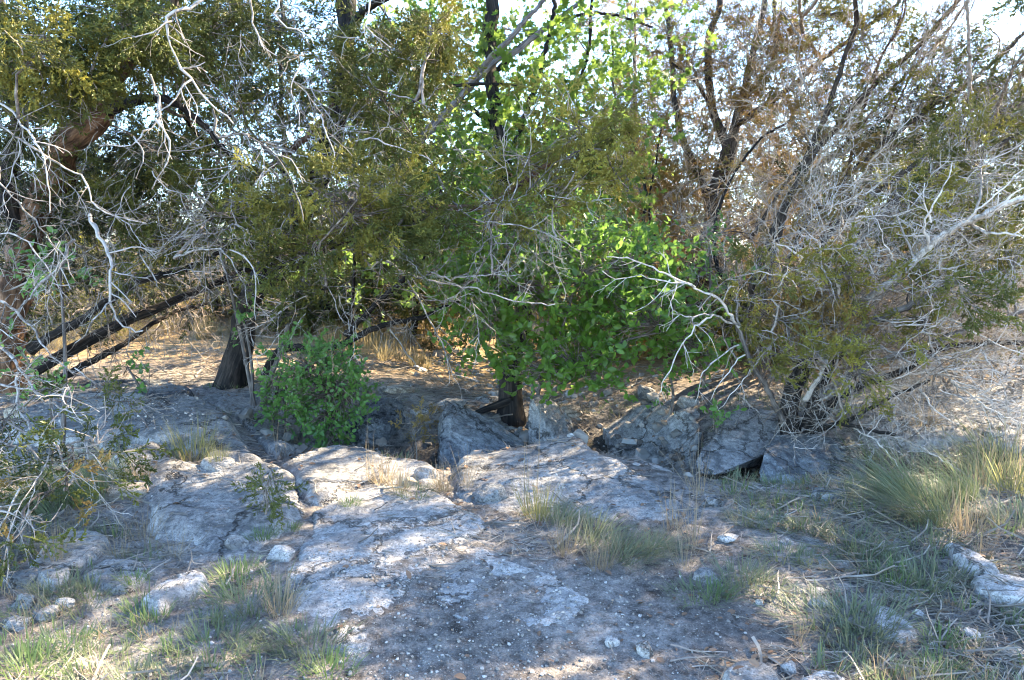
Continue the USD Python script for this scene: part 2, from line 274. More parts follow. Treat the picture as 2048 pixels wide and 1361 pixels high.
# ------------------------------------------------------------------ rocks
OCC = []                      # (polygon, top height function) of the slabs, so that plants and pebbles stand on them
def slab(name, label, pix, T, material, edge=.09, rough=.03, seed=0, step=.016, lean=(0, 0), lay=.5):
    ring = [G(*p, T * .8)[:2] for p in pix]
    # round the traced ring and roughen its edge
    C = catmull(np.vstack([ring, ring[:1]]), .05)[:-1]
    nn = meshkit.fbm(np.stack([C[:, 0] * 3.5, C[:, 1] * 3.5, 0 * C[:, 0] + seed], -1), 5, seed)
    c0 = C.mean(0); C = C + unit(C - c0) * ((nn - .5) * min(.30, .22 * Polygon(ring).area ** .5) + .02)[:, None]
    poly = Polygon(C).buffer(0)
    if poly.geom_type != 'Polygon': poly = max(poly.geoms, key=lambda g: g.area)
    x0, y0, x1, y1 = poly.bounds; pad = .05
    X, Y = np.meshgrid(np.arange(x0 - pad, x1 + pad, step), np.arange(y0 - pad, y1 + pad, step), indexing='ij')
    from shapely import distance, points
    pts = points(X.ravel(), Y.ravel()); inside = contains_xy(poly, X.ravel(), Y.ravel())
    dd = distance(poly.exterior, pts) * np.where(inside, 1, -1); dd = dd.reshape(X.shape)
    def top(x, y, d):
        P = np.stack([x, y, 0 * x + seed * 3.7], -1)
        e = edge * (.5 + meshkit.noise(P * 4, seed + 2))
        prof = np.clip(d / e, 0, 1); prof = 1 - (1 - prof) ** 2.2
        n = meshkit.fbm(P * 2.3, 5, seed + 11) - .5
        led = meshkit.fbm(P * np.array([1.4, 3.0, 1]), 3, seed + 5) * 5; led = (np.floor(led) + sstep(.35, .65, led % 1)) / 5 - .5   # thin bedding steps
        pit = np.clip(meshkit.noise(P * 24, seed + 7) - .68, 0, 1)
        z = T * prof + (rough * 3.0 * n + lay * rough * 1.8 * led) * np.clip(d / edge, 0, 1) ** .7 - pit * .04 + .010 * (meshkit.fbm(P * 34, 3, seed) - .5)
        return hs(x, y) + z + lean[0] * (x - c0[0]) + lean[1] * (y - c0[1])
    Z = top(X, Y, np.maximum(dd, 0)); Z = np.where(dd < 0, hs(X, Y) - .22 - .5 * np.minimum(-dd, .1), Z)
    a, b = X.shape; ii, jj = np.meshgrid(np.arange(a - 1), np.arange(b - 1), indexing='ij')
    keep = (dd[:-1, :-1] > -step * 2.2) & (dd[1:, 1:] > -step * 2.2) & (dd[1:, :-1] > -step * 2.2) & (dd[:-1, 1:] > -step * 2.2)
    q = np.stack([ii * b + jj, (ii + 1) * b + jj, (ii + 1) * b + jj + 1, ii * b + jj + 1], -1)[keep]
    v = np.stack([X, Y, Z], -1).reshape(-1, 3); idx = np.unique(q); mp = np.full(len(v), -1); mp[idx] = np.arange(len(idx))
    p = put(name, v[idx], mp[q], material); tag(stage.GetPrimAtPath(p), label, 'rock')
    from scipy.interpolate import RegularGridInterpolator as RGI
    prepare(poly)
    OCC.append((poly, RGI((X[:, 0], Y[0]), Z, bounds_error=False, fill_value=None)))
def ztop(x, y):
    x, y = np.atleast_1d(np.asarray(x, float)), np.atleast_1d(np.asarray(y, float))
    z = hg(x, y)
    for poly, f in OCC:
        k = contains_xy(poly, x, y)
        if k.any(): z[k] = np.maximum(z[k], f(np.stack([x[k], y[k]], -1)))
    return z
def onto(px, py):
    p = G(px, py)
    for _ in range(3):                     # look again for the height of a slab under the pixel
        z = float(ztop(p[0], p[1])[0]); r = FW + RT * ((px - 1024) / FPX) - UP * ((py - 680.5) / FPX)
        t = (z - EYE[2]) / r[2]; q = EYE + r * t
        if abs(q[1] - p[1]) > 1.5: break
        p = q
    p[2] = float(ztop(p[0], p[1])[0]); return p

slab('rock_slab', 'long grey rock shelf at the left with shadow stripes, between the dead twigs and the crack', [(40, 815), (150, 797), (300, 795), (400, 803), (455, 832), (486, 868), (522, 903), (470, 915), (405, 915), (335, 884), (230, 880), (120, 872), (40, 855)], 0.12, 'limestone', .12, .035, 1, lean=(0, 0.05))
slab('rock_slab', 'sunflecked grey rock shelf in front of the yellow-green grass tuft at the left', [(225, 915), (320, 893), (395, 933), (480, 928), (550, 924), (600, 985), (570, 1050), (510, 1095), (440, 1100), (370, 1075), (285, 1040), (300, 985), (225, 950)], 0.075, 'limestone', .14, .04, 2, lean=(0, 0.06))
slab('rock_slab', 'grey rock block behind the crack at the foot of the dark trunk', [(405, 792), (455, 783), (560, 782), (690, 800), (705, 850), (640, 892), (560, 905), (512, 870), (470, 828)], 0.06, 'limestone', .08, .03, 3)
slab('rock_slab', 'narrow rock ledge with bright sun patches below the small leafy bush', [(560, 925), (620, 912), (720, 908), (800, 920), (860, 935), (880, 985), (790, 965), (700, 990), (610, 990)], 0.07, 'limestone', .09, .03, 4, lean=(0, 0.08))
slab('rock_slab', 'worn whitish bedrock in the middle of the foreground with a broken right edge', [(630, 1030), (755, 985), (900, 1000), (958, 1035), (930, 1085), (850, 1140), (785, 1185), (745, 1290), (700, 1315), (650, 1270), (585, 1215), (600, 1120)], 0.020, 'pale_limestone', .05, .026, 5, .012, lean=(0, 0.02))
slab('rock_slab', 'low white bedrock patch right of the broken rock edge, sunk in gravel', [(905, 1115), (960, 1090), (1010, 1125), (1095, 1155), (1178, 1195), (1160, 1230), (1080, 1250), (965, 1250), (890, 1195)], .010, 'pale_limestone', .08, .026, 6, .012)
slab('rock_slab', 'great smooth pale rock slab in the centre, sloping down to the right', [(900, 945), (960, 915), (1040, 898), (1120, 893), (1190, 893), (1270, 922), (1385, 980), (1460, 1015), (1440, 1055), (1320, 1065), (1190, 1045), (1050, 1005), (960, 1010), (915, 985)], 0.10, 'limestone', .10, .03, 7, .016, lean=(0, 0.10))
slab('rock_slab', 'dappled flat slab behind the great pale slab, left of the tilted slab', [(1175, 880), (1240, 845), (1300, 822), (1375, 848), (1400, 880), (1390, 940), (1400, 975), (1300, 935), (1215, 893)], 0.05, 'limestone', .07, .025, 8, lean=(0, 0.05))
slab('rock_slab', 'flat grey bedrock at the right edge under the drooping dead twigs', [(1690, 800), (1850, 775), (2060, 775), (2090, 870), (1950, 890), (1800, 885), (1720, 865)], .06, 'limestone', .09, .03, 9)
slab('rock_slab', 'low grey ledge at the left under the leaning trunks, farthest back', [(110, 785), (200, 764), (330, 762), (372, 776), (360, 792), (250, 793), (150, 795)], .09, 'lichen_limestone', .06, .02, 10)
slab('rock_slab', 'half-buried pale rock at the left edge below the low juniper branch', [(60, 1135), (110, 1075), (190, 1065), (215, 1080), (170, 1125), (110, 1165)], .05, 'limestone', .05, .02, 12, .012)
slab('rock_slab', 'buried pale rock with grass around it left of the whitish bedrock', [(160, 1150), (210, 1120), (285, 1122), (290, 1150), (235, 1180)], .04, 'limestone', .05, .02, 13, .012)
slab('rock_slab', 'flaky pale rock sticking out of the soil among grass, lower left', [(285, 1195), (330, 1160), (390, 1143), (408, 1160), (350, 1190), (320, 1212)], .06, 'pale_limestone', .04, .02, 14, .010)
slab('rock_slab', 'long pale flat stone near the right edge, upper of two', [(1885, 1085), (1915, 1088), (1975, 1120), (2000, 1142), (1960, 1145), (1920, 1118)], .06, 'pale_limestone', .03, .01, 15, .010)
slab('rock_slab', 'pale flat stone at the right edge, lower of two', [(1945, 1155), (1990, 1148), (2060, 1165), (2075, 1195), (2010, 1192), (1960, 1175)], .06, 'pale_limestone', .03, .012, 16, .010)
slab('rock_slab', 'large grey flat stone cut by the bottom edge of the picture', [(1455, 1345), (1480, 1328), (1530, 1330), (1555, 1362), (1520, 1400), (1470, 1385)], .06, 'limestone', .04, .012, 17, .009)
slab('rock_slab', 'sunlit pale stone at the bottom edge right of the white oval stone', [(1600, 1358), (1640, 1342), (1680, 1350), (1700, 1380), (1640, 1400)], .04, 'pale_limestone', .04, .012, 18, .009)
slab('rock_slab', 'flat flaky pale rock in the bare soil at lower right', [(1740, 1215), (1790, 1218), (1830, 1262), (1795, 1275), (1755, 1255)], .03, 'pale_limestone', .03, .012, 19, .009)

def rough_hull(pts, seed, amp=.02, edge=.02, rnd=.5):
    pts = np.asarray(pts, float)
    h = trimesh.Trimesh(pts, ConvexHull(pts).simplices, process=True); trimesh.repair.fix_normals(h)
    size = h.extents.max()
    v, f = trimesh.remesh.subdivide_to_size(h.vertices, h.faces, max(size / 34, .006))
    m = trimesh.Trimesh(v, f, process=True); m.merge_vertices()
    trimesh.smoothing.filter_taubin(m, .5, .45, iterations=int(4 + 14 * rnd))
    n = m.vertex_normals; P = m.vertices / size
    d = (meshkit.fbm(P * 5 + seed, 4, seed) - .5) * 2 * amp + (meshkit.fbm(P * 20 + seed, 3, seed + 3) - .5) * amp * .8 - np.clip(meshkit.noise(P * 16 + seed, seed + 5) - .66, 0, 1) * amp * 2.0
    m.vertices = m.vertices + n * d[:, None]
    return np.array(m.vertices), np.array(m.faces)
def boulder(name, label, pts, material, seed, amp=.025, rnd=.4, sink=True):
    W3 = np.array([at(*p) for p in pts])
    if sink:                                          # continue the sides down into the ground
        low = W3[W3[:, 2] < np.median(W3[:, 2])].copy(); low[:, 2] = hs(low[:, 0], low[:, 1]) - .08; W3 = np.vstack([W3, low])
    v, f = rough_hull(W3, seed, amp, rnd=rnd)
    p = put(name, v, f, material); tag(stage.GetPrimAtPath(p), label, 'rock')
boulder('boulder', 'wedge-shaped grey boulder with sunflecks standing left of the dark centre trunk',
    [(880, 885, 6.25), (903, 932, 6.2), (980, 930, 6.2), (1052, 912, 6.4), (884, 850, 6.45), (890, 800, 6.75), (908, 802, 6.75), (938, 817, 6.8), (990, 842, 6.85), (1042, 878, 6.85), (876, 850, 6.8), (1010, 868, 6.7), (905, 862, 6.3)], 'lichen_limestone', 31, .03, .06)
boulder('boulder', 'pointed grey boulder right of the dark centre trunk',
    [(1056, 870, 6.95), (1060, 788, 7.15), (1080, 791, 7.2), (1112, 806, 7.3), (1143, 838, 7.35), (1148, 862, 7.1), (1125, 890, 6.9), (1068, 885, 6.85), (1090, 845, 6.85)], 'limestone', 32, .03, .15)
boulder('boulder', 'rounded pitted grey boulder with a sunlit top right of the small leafy bush',
    [(700, 815, 7.3), (730, 800, 7.5), (780, 797, 7.5), (815, 815, 7.4), (812, 850, 7.2), (780, 880, 7.0), (720, 885, 6.95), (692, 860, 7.1), (735, 845, 6.9), (780, 848, 6.95)], 'lichen_limestone', 33, .05, .8)
boulder('boulder', 'tilted lichen-grey slab leaning at the foot of the right-hand juniper',
    [(1392, 925, 5.95), (1402, 900, 6.1), (1440, 855, 6.5), (1480, 812, 6.9), (1555, 822, 6.85), (1562, 868, 6.5), (1525, 912, 6.1), (1430, 950, 5.8), (1400, 948, 5.85), (1490, 830, 7.1), (1400, 940, 6.2), (1520, 930, 6.3)], 'limestone', 34, .03, .06, False)
boulder('boulder', 'broad dark lichen-covered boulder right of the tilted slab',
    [(1518, 945, 5.8), (1530, 900, 5.95), (1550, 868, 6.3), (1620, 868, 6.4), (1725, 885, 6.4), (1735, 955, 5.9), (1660, 968, 5.75), (1590, 965, 5.7), (1540, 960, 5.75)], 'lichen_limestone', 35, .03, .3)
STN = [  # px, py, half width px, half height px, label, material
    (1142, 822, 24, 16, 'small brownish boulder behind the pointed boulder, under the green shrub', 'warm_limestone'),
    (1292, 778, 16, 20, 'upright dark stone in the shade below the right end of the green shrub', 'lichen_limestone'),
    (1378, 803, 24, 18, 'grey stone half in sun behind the dappled flat slab', 'limestone'),
    (1285, 805, 22, 10, 'low sunlit stone beneath the upright dark stone', 'warm_limestone'),
    (1375, 832, 26, 12, 'lumpy pale stone pile just behind the dappled slab', 'limestone'),
    (1152, 876, 12, 10, 'small dark round stone right of the pointed boulder', 'lichen_limestone'),
    (1080, 880, 30, 12, 'dark low stone under the pointed boulder', 'lichen_limestone'),
    (1068, 887, 32, 10, 'bright sunlit flat stone between the wedge boulder and the pointed boulder', 'pale_limestone'),
    (1005, 832, 6, 5, 'tiny pale round stone at the foot of the dark centre trunk', 'warm_limestone'),
    (980, 800, 30, 10, 'bright white flat stone left of the dark centre trunk', 'pale_limestone'),
    (905, 806, 40, 9, 'sunlit flat pale stone behind the wedge-shaped boulder', 'pale_limestone'),
    (850, 812, 30, 10, 'sunlit layered stone right of the rounded pitted boulder', 'pale_limestone'),
    (790, 778, 36, 9, 'pale flat stone behind the rounded pitted boulder', 'warm_limestone'),
    (1655, 992, 42, 16, 'grey stone lying in the long grass below the broad dark boulder', 'lichen_limestone'),
    (1500, 942, 30, 20, 'grey stone in the dark gap beneath the tilted slab', 'limestone'),
    (1425, 1005, 24, 12, 'small grey stone at the lower end of the great pale slab', 'limestone'),
    (560, 1108, 30, 20, 'smooth pale grey stone with a notch beside the whitish bedrock', 'pale_limestone'),
    (470, 1085, 24, 18, 'light stone in front of the sunflecked rock shelf', 'limestone'),
    (40, 1160, 38, 24, 'rounded pale stone in sun at the left edge', 'limestone'),
    (40, 1205, 26, 20, 'round grey stone at the left edge, in the row of three', 'limestone'),
    (88, 1228, 26, 20, 'round grey stone in the middle of the row of three at lower left', 'limestone'),
    (126, 1206, 20, 15, 'small pale round stone at the right of the row of three at lower left', 'pale_limestone'),
    (30, 1246, 32, 14, 'low grey stone below the row of three at the left edge', 'limestone'),
    (30, 842, 26, 18, 'round stone shining in the sun behind the dead twigs at the left edge', 'warm_limestone'),
    (1415, 1152, 30, 18, 'flat angular grey stone among the grass right of the central gravel', 'limestone'),
    (1460, 1078, 24, 10, 'white stone below the lower end of the great pale slab', 'pale_limestone'),
    (1580, 1338, 16, 18, 'white oval stone near the bottom edge', 'pale_limestone'),
    (1521, 1205, 10, 7, 'tiny white stone in the grass above the large grey flat stone', 'pale_limestone'),
    (1942, 1268, 20, 12, 'pale stone in bare soil near the right edge', 'pale_limestone'),
    (1868, 1292, 11, 9, 'little white stone at lower right, left of the darker stones', 'pale_limestone'),
    (1836, 1228, 14, 9, 'small white stone just behind the flat flaky rock at lower right', 'pale_limestone'),
    (2030, 1305, 28, 12, 'buff stone at the right edge near the bottom', 'warm_limestone'),
    (2000, 1325, 16, 10, 'small broken stone beside the buff stone at the right edge', 'limestone'),
    (1225, 1285, 16, 13, 'pale stone in the bare gravel at the bottom centre', 'pale_limestone'),
    (1290, 1300, 16, 22, 'pale ridge of rock in the gravel at bottom right of centre', 'pale_limestone'),
    (1640, 1205, 22, 14, 'brownish stone half hidden in grass at lower right', 'limestone'),
    (1575, 1085, 16, 8, 'small grey stone among the short grass below the broad dark boulder', 'limestone'),
    (1990, 850, 20, 8, 'small stone on the flat grey bedrock at the right', 'limestone'),
    (1862, 762, 8, 8, 'tiny tan round stone under the dead twigs at the right', 'warm_limestone'),
    (430, 935, 40, 14, 'low rock step in front of the yellow-green grass tuft', 'limestone'),
    (250, 935, 50, 20, 'brown-stained rock behind the sunflecked shelf at the left', 'warm_limestone'),
    (980, 985, 36, 22, 'dark angular rock at the left foot of the great pale slab', 'lichen_limestone'),
    (850, 945, 24, 14, 'broken pale stone beside the dry grass left of the wedge boulder', 'limestone'),
    (820, 965, 18, 12, 'small buff stone in the dry grass above the whitish bedrock', 'warm_limestone'),
]
stone_var = {}
def stone_mesh(rng, sx, sy, sz, seed):
    u = unit(rng.normal(0, 1, (26, 3))); u = np.sign(u) * np.abs(u) ** .8
    v, f = rough_hull(u * [1, 1, 1], seed, .06, rnd=.25)
    return v * [sx, sy, sz], f
srng = np.random.default_rng(3)
for k, (px, py, wx, wy, lab, m) in enumerate(STN):
    b = onto(px, py + wy * .6); s = b[1] / FPX
    v, f = stone_mesh(srng, wx * s * 1.05, max(wx * .75, wy) * s, wy * s * 1.15, 50 + k)
    a = srng.uniform(-.4, .4); ca, sa = math.cos(a), math.sin(a)
    v = v @ np.array([[ca, -sa, 0], [sa, ca, 0], [0, 0, 1]]).T + b + [0, max(wx * .6, wy) * s * .5, wy * s * .22]
    p = put('stone', v, f, m); tag(stage.GetPrimAtPath(p), lab, 'stone')

# ------------------------------------------------------------------ point instancers
def mats_to_quat(M):
    t = trimesh.transformations
    out = np.empty((len(M), 4))
    tr = M[:, 0, 0] + M[:, 1, 1] + M[:, 2, 2]
    for k in range(len(M)):
        T = np.eye(4); T[:3, :3] = M[k]; out[k] = t.quaternion_from_matrix(T)
    return out
def frames(d, rng, roll=None, up=None):
    """rotations taking +z to d, free or given roll"""
    d = unit(d); a = rng.normal(0, 1, d.shape) if up is None else np.broadcast_to(up, d.shape)
    x = unit(np.cross(a, d)); y = np.cross(d, x)
    return np.stack([x, y, d], -1)
def scatter(path, protos, pos, Rm, scale, which, kind='stuff', origin=np.zeros(3)):
    pi = UsdGeom.PointInstancer.Define(stage, path)
    rel = []
    for n, (v, f, m, sm) in protos:
        usdkit.mesh(stage, f'{path}/kinds/{n}', (v, f), LK[m], smooth=sm); rel.append(f'{path}/kinds/{n}')
    pi.CreatePrototypesRel().SetTargets(rel)
    pi.CreatePositionsAttr(Vt.Vec3fArray.FromNumpy((np.asarray(pos) - origin).astype(np.float32)))
    q = mats_to_quat(Rm)
    pi.CreateOrientationsAttr(Vt.QuathArray([Gf.Quath(*map(float, x)) for x in q]))
    s = np.asarray(scale, float); s = np.repeat(s[:, None], 3, 1) if s.ndim == 1 else s
    pi.CreateScalesAttr(Vt.Vec3fArray.FromNumpy(s.astype(np.float32)))
    pi.CreateProtoIndicesAttr(Vt.IntArray.FromNumpy(np.asarray(which, np.int32)))
    tag(pi.GetPrim(), None, None, None, kind)
    return pi.GetPrim()

# -------- foliage kinds, each grown along +z from the origin
def juniper_spray(seed, L=.21, n2=12, n3=10, fat=.0050):
    """a juniper twig clothed in stubby scale-leaf fingers"""
    rng = np.random.default_rng(seed); st, V, F, n = [], [], [], 0
    main = wander(rng, (0, 0, 0), (0, 0, 1), L, 6, .18); st.append(tube(main, np.linspace(.0035, .0012, 7), 3))
    tips = []
    for t in np.linspace(.12, 1, n2):
        i = min(int(t * 6), 5); q = main[i] + (main[i + 1] - main[i]) * (t * 6 - i); dd = unit(main[i + 1] - main[i])
        side = unit(np.cross(dd, rng.normal(0, 1, 3))); a = math.radians(rng.uniform(30, 60))
        d2 = dd * math.cos(a) + side * math.sin(a); l2 = L * rng.uniform(.28, .5) * (1.15 - .6 * t)
        b = wander(rng, q, d2, l2, 4, .2)
        for s in np.linspace(.2, 1, n3):
            k = min(int(s * 4), 3); o = b[k] + (b[k + 1] - b[k]) * (s * 4 - k); e = unit(b[k + 1] - b[k])
            sd = unit(np.cross(e, rng.normal(0, 1, 3))); a3 = math.radians(rng.uniform(15, 60))
            tips.append((o, e * math.cos(a3) + sd * math.sin(a3), rng.uniform(.011, .026)))
    o = np.array([t[0] for t in tips]); d = np.array([t[1] for t in tips]); l = np.array([t[2] for t in tips])
    x = unit(np.cross(d, rng.normal(0, 1, d.shape))); y = np.cross(d, x); w = fat * rng.uniform(.8, 1.3, len(o))
    ring = np.stack([o + d * (l * .45)[:, None] + w[:, None] * (math.cos(c) * x + math.sin(c) * y) for c in (0, 2.09, 4.19)], 1)
    v = np.concatenate([o[:, None], ring, (o + d * l[:, None])[:, None]], 1).reshape(-1, 3)
    f = np.array([[0, 2, 1], [0, 3, 2], [0, 1, 3], [4, 1, 2], [4, 2, 3], [4, 3, 1]])
    f = (f[None] + 5 * np.arange(len(o))[:, None, None]).reshape(-1, 3)
    return join([(v, f)] + st)
def dead_spray(seed, L=.55, lev=2, r=.0042, dens=1.0, pull=(0, 0, 0)):
    rng = np.random.default_rng(seed)
    return twig_mesh(twigs(rng, (0, 0, 0), (0, 0, 1), L, r, lev, pull, dens=dens))
def leaf_shape(kind):
    if kind == 'oval':       # folded elliptic leaf along +y, 8 triangles
        y = np.array([0, .22, .55, .82, 1.0]); w = np.array([.02, .24, .30, .18, 0.01]); zf = .25
        v = [(0, 0, 0)]; v = []
        for yy_, ww_ in zip(y, w): v += [(-ww_, yy_, zf * ww_ - .12 * yy_ ** 2), (0, yy_, -.12 * yy_ ** 2), (ww_, yy_, zf * ww_ - .12 * yy_ ** 2)]
        f = []
        for k in range(4):
            for c in (0, 1):
                a = 3 * k + c; f += [(a, a + 1, a + 4), (a, a + 4, a + 3)]
        return np.array(v, float), np.array(f)
    # lobed
    ang = np.radians([-90, -50, -25, 0, 28, 52, 72, 90, 108, 128, 152, 180, 205, 230]); rad = np.array([.12, .30, .22, .50, .30, .62, .38, .78, .38, .62, .30, .50, .22, .30])
    v = np.stack([rad * np.cos(ang), rad * np.sin(ang) + .12, .10 * rad ** 2], 1); v = np.vstack([[[0, .12, 0]], v])
    n = len(ang); f = [(0, 1 + k, 1 + (k + 1) % n) for k in range(n)]
    return v, np.array(f)
OVAL, LOBED = leaf_shape('oval'), leaf_shape('lobed')
def leaf_spray(seed, shape, size, L=.35, n=12):
    rng = np.random.default_rng(seed); V, F = shape
    st = wander(rng, (0, 0, 0), (0, 0, 1), L, 6, .2); out = []
    for t in np.linspace(.1, 1, n):
        i = min(int(t * 6), 5); q = st[i] + (st[i + 1] - st[i]) * (t * 6 - i)
        d = unit(unit(st[i + 1] - st[i]) * .5 + rng.normal(0, .8, 3)); x = unit(np.cross(d, rng.normal(0, 1, 3))); z = np.cross(x, d)
        out.append((q + d * size * .2 + (V * size * rng.uniform(.7, 1.2)) @ np.stack([x, d, z]), F))
    return join(out), tube(st, np.linspace(.003, .0015, 7), 3)
JG = [juniper_spray(100 + k) for k in range(4)]
TW = [dead_spray(200 + k, .55, 2, .0045, .8) for k in range(5)] + [dead_spray(210 + k, .35, 1, .003, 1.3) for k in range(2)]
LS = [leaf_spray(300 + k, LOBED, .085, .4, 11) for k in range(3)]
def prot(kind):
    if kind == 'tw': return [(f'twig_{k}', (*m, 'dead_wood', False)) for k, m in enumerate(TW)]
    if kind == 'ts': return [(f'twig_{k}', (*m, 'silver_wood', False)) for k, m in enumerate(TW)]
    if kind == 'tg': return [(f'twig_{k}', (*m, 'tan_wood', False)) for k, m in enumerate(TW)]
    if kind == 'td': return [(f'twig_{k}', (*m, 'twig_wood', False)) for k, m in enumerate(TW)]
    if kind == 'ld': return [(f'leaf_{k}', (*m[0], 'lobed_leaf', False)) for k, m in enumerate(LS)]
    if kind == 'ov': return [(f'leaf_{k}', (*m[0], 'lobed_leaf', False)) for k, m in enumerate(OV)]
    return [(f'spray_{k}', (*m, {'jg': 'juniper_leaf', 'jo': 'juniper_gold', 'jd': 'juniper_dark', 'jb': 'juniper_brown'}[kind], False)) for k, m in enumerate(JG)]
OV = [leaf_spray(320 + k, OVAL, .075, .3, 12) for k in range(3)]
PART = dict(tw='dead_twigs', ts='dead_twigs', td='fine_twigs', tg='fine_twigs', ld='leaves', ov='leaves', jg='foliage', jo='foliage', jd='foliage', jb='foliage')

class Tree:
    def __init__(s, name, label, base, cat='tree', seed=1):
        s.p = thing(name, label, cat, base); s.rng = np.random.default_rng(seed); s.skel = []; s.bl = {}
    def wood(s, name, pix, r0, r1, material, k=None, wob=.12, world=False, flare=0):
        P = np.array(pix if world else [at(*p) for p in pix]); P = catmull(P, max(.03, min(.10, r0 * .8)))
        n = len(P); L = np.linspace(0, 1, n); rad = r0 + (r1 - r0) * L ** .85
        if flare: rad = rad * (1 + flare * np.exp(-np.linspace(0, n, n) * .9 * max(.03, min(.10, r0 * .8)) / .18))
        wl = np.linspace(0, 1, n)[:, None] * np.linalg.norm(np.diff(P, axis=0), axis=1).sum(); wv = np.hstack([meshkit.fbm(np.hstack([wl * 2.2 + q_ * 7.7, wl * 0 + r0 * 100, wl * 0]), 3, 5 + q_)[:, None] - .5 for q_ in range(3)]); P = P + wv * np.minimum(1, wl * 2) * (1.3 * r0 + .03)
        k = k or (22 if r0 > .05 else 10 if r0 > .02 else 6); sd = int(s.rng.integers(1000))
        if r0 < .05: P = P + (s.rng.normal(0, r0 * wob, P.shape)) * (L[:, None] > 0)
        def warp(a, l):
            q = np.stack([np.cos(a) * 1.6, np.sin(a) * 1.6, l * 1.2 + sd], -1); rid = meshkit.noise(np.stack([np.cos(a) * 5, np.sin(a) * 5, l * 2.0 + sd], -1), 4)
            return 1 + .40 * (meshkit.noise(q, sd) - .5) + .16 * (meshkit.noise(np.stack([np.cos(a) * 11, np.sin(a) * 11, l * 3.0 + sd], -1), 6) - .5) + .26 * (np.abs(rid - .5) * 2 - .5)
        v, f, uv = tube(P, rad, k, True, warp if r0 > .012 else None)
        p = put(name, v, f, material, s.p, True, uv); s.skel.append(P); return p, P
    def dead(s, pix, r0, material='dead_wood', name='dead_branch', lev=1, dens=1.0, side=.30, r1=None, pull=(0, 0, -.25), world=False):
        """a bare branch traced in the photograph, with its side twigs as its own sub-parts"""
        P = np.array(pix if world else [at(*p) for p in pix]); P = catmull(P, .05); n = len(P); rng = s.rng
        kn = np.cumsum(rng.normal(0, .010, P.shape), 0); kn = kn - np.linspace(0, 1, n)[:, None] * kn[-1]; P = P + (kn * .6 + rng.normal(0, .005, P.shape)) * (np.arange(n) > 0)[:, None]
        r0 = r0 * .78; rad = np.linspace(r0, r1 or r0 * .35, n) * (1 + .16 * rng.normal(0, 1, n)); v, f = tube(P, rad, 6)
        b = put(name, v, f, material, s.p); s.skel.append(P)
        L = np.linalg.norm(np.diff(P, axis=0), axis=1).sum()
        for t in np.sort(rng.uniform(.12, 1, max(2, int(dens * L * 6)))):
            i = min(int(t * (n - 1)), n - 2); dd = unit(P[i + 1] - P[i]); sd = unit(np.cross(dd, rng.normal(0, 1, 3) + [0, 1.2, 0]))
            a = math.radians(rng.uniform(28, 70)); l = side * rng.uniform(.35, 1.15) * (1.15 - .5 * t)
            v, f = twig_mesh(twigs(rng, P[i], dd * math.cos(a) + sd * math.sin(a), l, min(rad[i] * .6, .0058), lev, pull, dens=.7))
            put('twig', v, f, material, b)
        return P
    def blob(s, kind, px, py, Y, rx, ry, n, rz=.35, size=1.0, out=None, droop=0.0, link=True):
        """a clump of sprays about the pixel (px, py), with a branch that carries it"""
        c = at(px, py, Y); m = Y / FPX; rng = s.rng
        clump = (22 if py < -100 else 7) if kind[0] == 'j' else 4; nc = max(2, n // clump)
        uc = unit(rng.normal(0, 1, (nc, 3))) * rng.uniform(0, 1, (nc, 1)) ** .42 * 1.12
        own = rng.integers(0, nc, n); u = uc[own]; loc = rng.normal(0, 1, (n, 3)); spread = (.055 if kind[0] == 'j' else .12) * size * max(1, m / .0035)
        pos = c + u * [rx * m, rz, ry * m] + loc * spread
        d = unit(u * .7 + loc * .55 + rng.normal(0, .35, (n, 3)) + (np.array(out) if out is not None else 0) + [0, 0, -droop])
        sc = size * rng.uniform(.6, 1.2, n)
        s.bl.setdefault(kind, []).append((pos, d, sc))
        if link and s.skel:
            S = np.vstack(s.skel); q = S[np.argmin(np.linalg.norm(S - c - [0, 0, -.3], axis=1))]
            D = np.linalg.norm(c - q)
            if D > .12:
                mid = (q + c) / 2 + rng.normal(0, .08 * D, 3) + [0, 0, .05 * D]
                P = catmull([q, mid, c, c + (c - mid) * .35 + rng.normal(0, .05, 3)], .06); P += rng.normal(0, .005, P.shape)
                rr = min(.022, .006 + .008 * D)
                v, f = tube(P, np.linspace(rr, .004, len(P)), 6); b = put('branch', v, f, 'twig_wood' if kind[0] != 't' else 'dead_wood', s.p)
                js = rng.choice(n, min(n, 22), False); L = []
                for j in js:
                    e = P[int(len(P) * rng.uniform(.5, .98))]
                    pp = catmull([e, (e + pos[j]) / 2 + rng.normal(0, .03, 3), pos[j] + d[j] * .05], .06); L.append(tube(pp, np.linspace(.0045, .002, len(pp)), 3))
                put('twigs', *join(L), 'twig_wood' if kind[0] != 't' else 'dead_wood', b, kind='stuff')
    def done(s):
        for kind, L in s.bl.items():
            pos = np.vstack([x[0] for x in L]); d = np.vstack([x[1] for x in L]); sc = np.concatenate([x[2] for x in L]); pr = prot(kind)
            scatter(unique(s.p, PART[kind]), pr, pos, frames(d, s.rng), sc, s.rng.integers(0, len(pr), len(pos)), origin=ORIGIN[s.p])

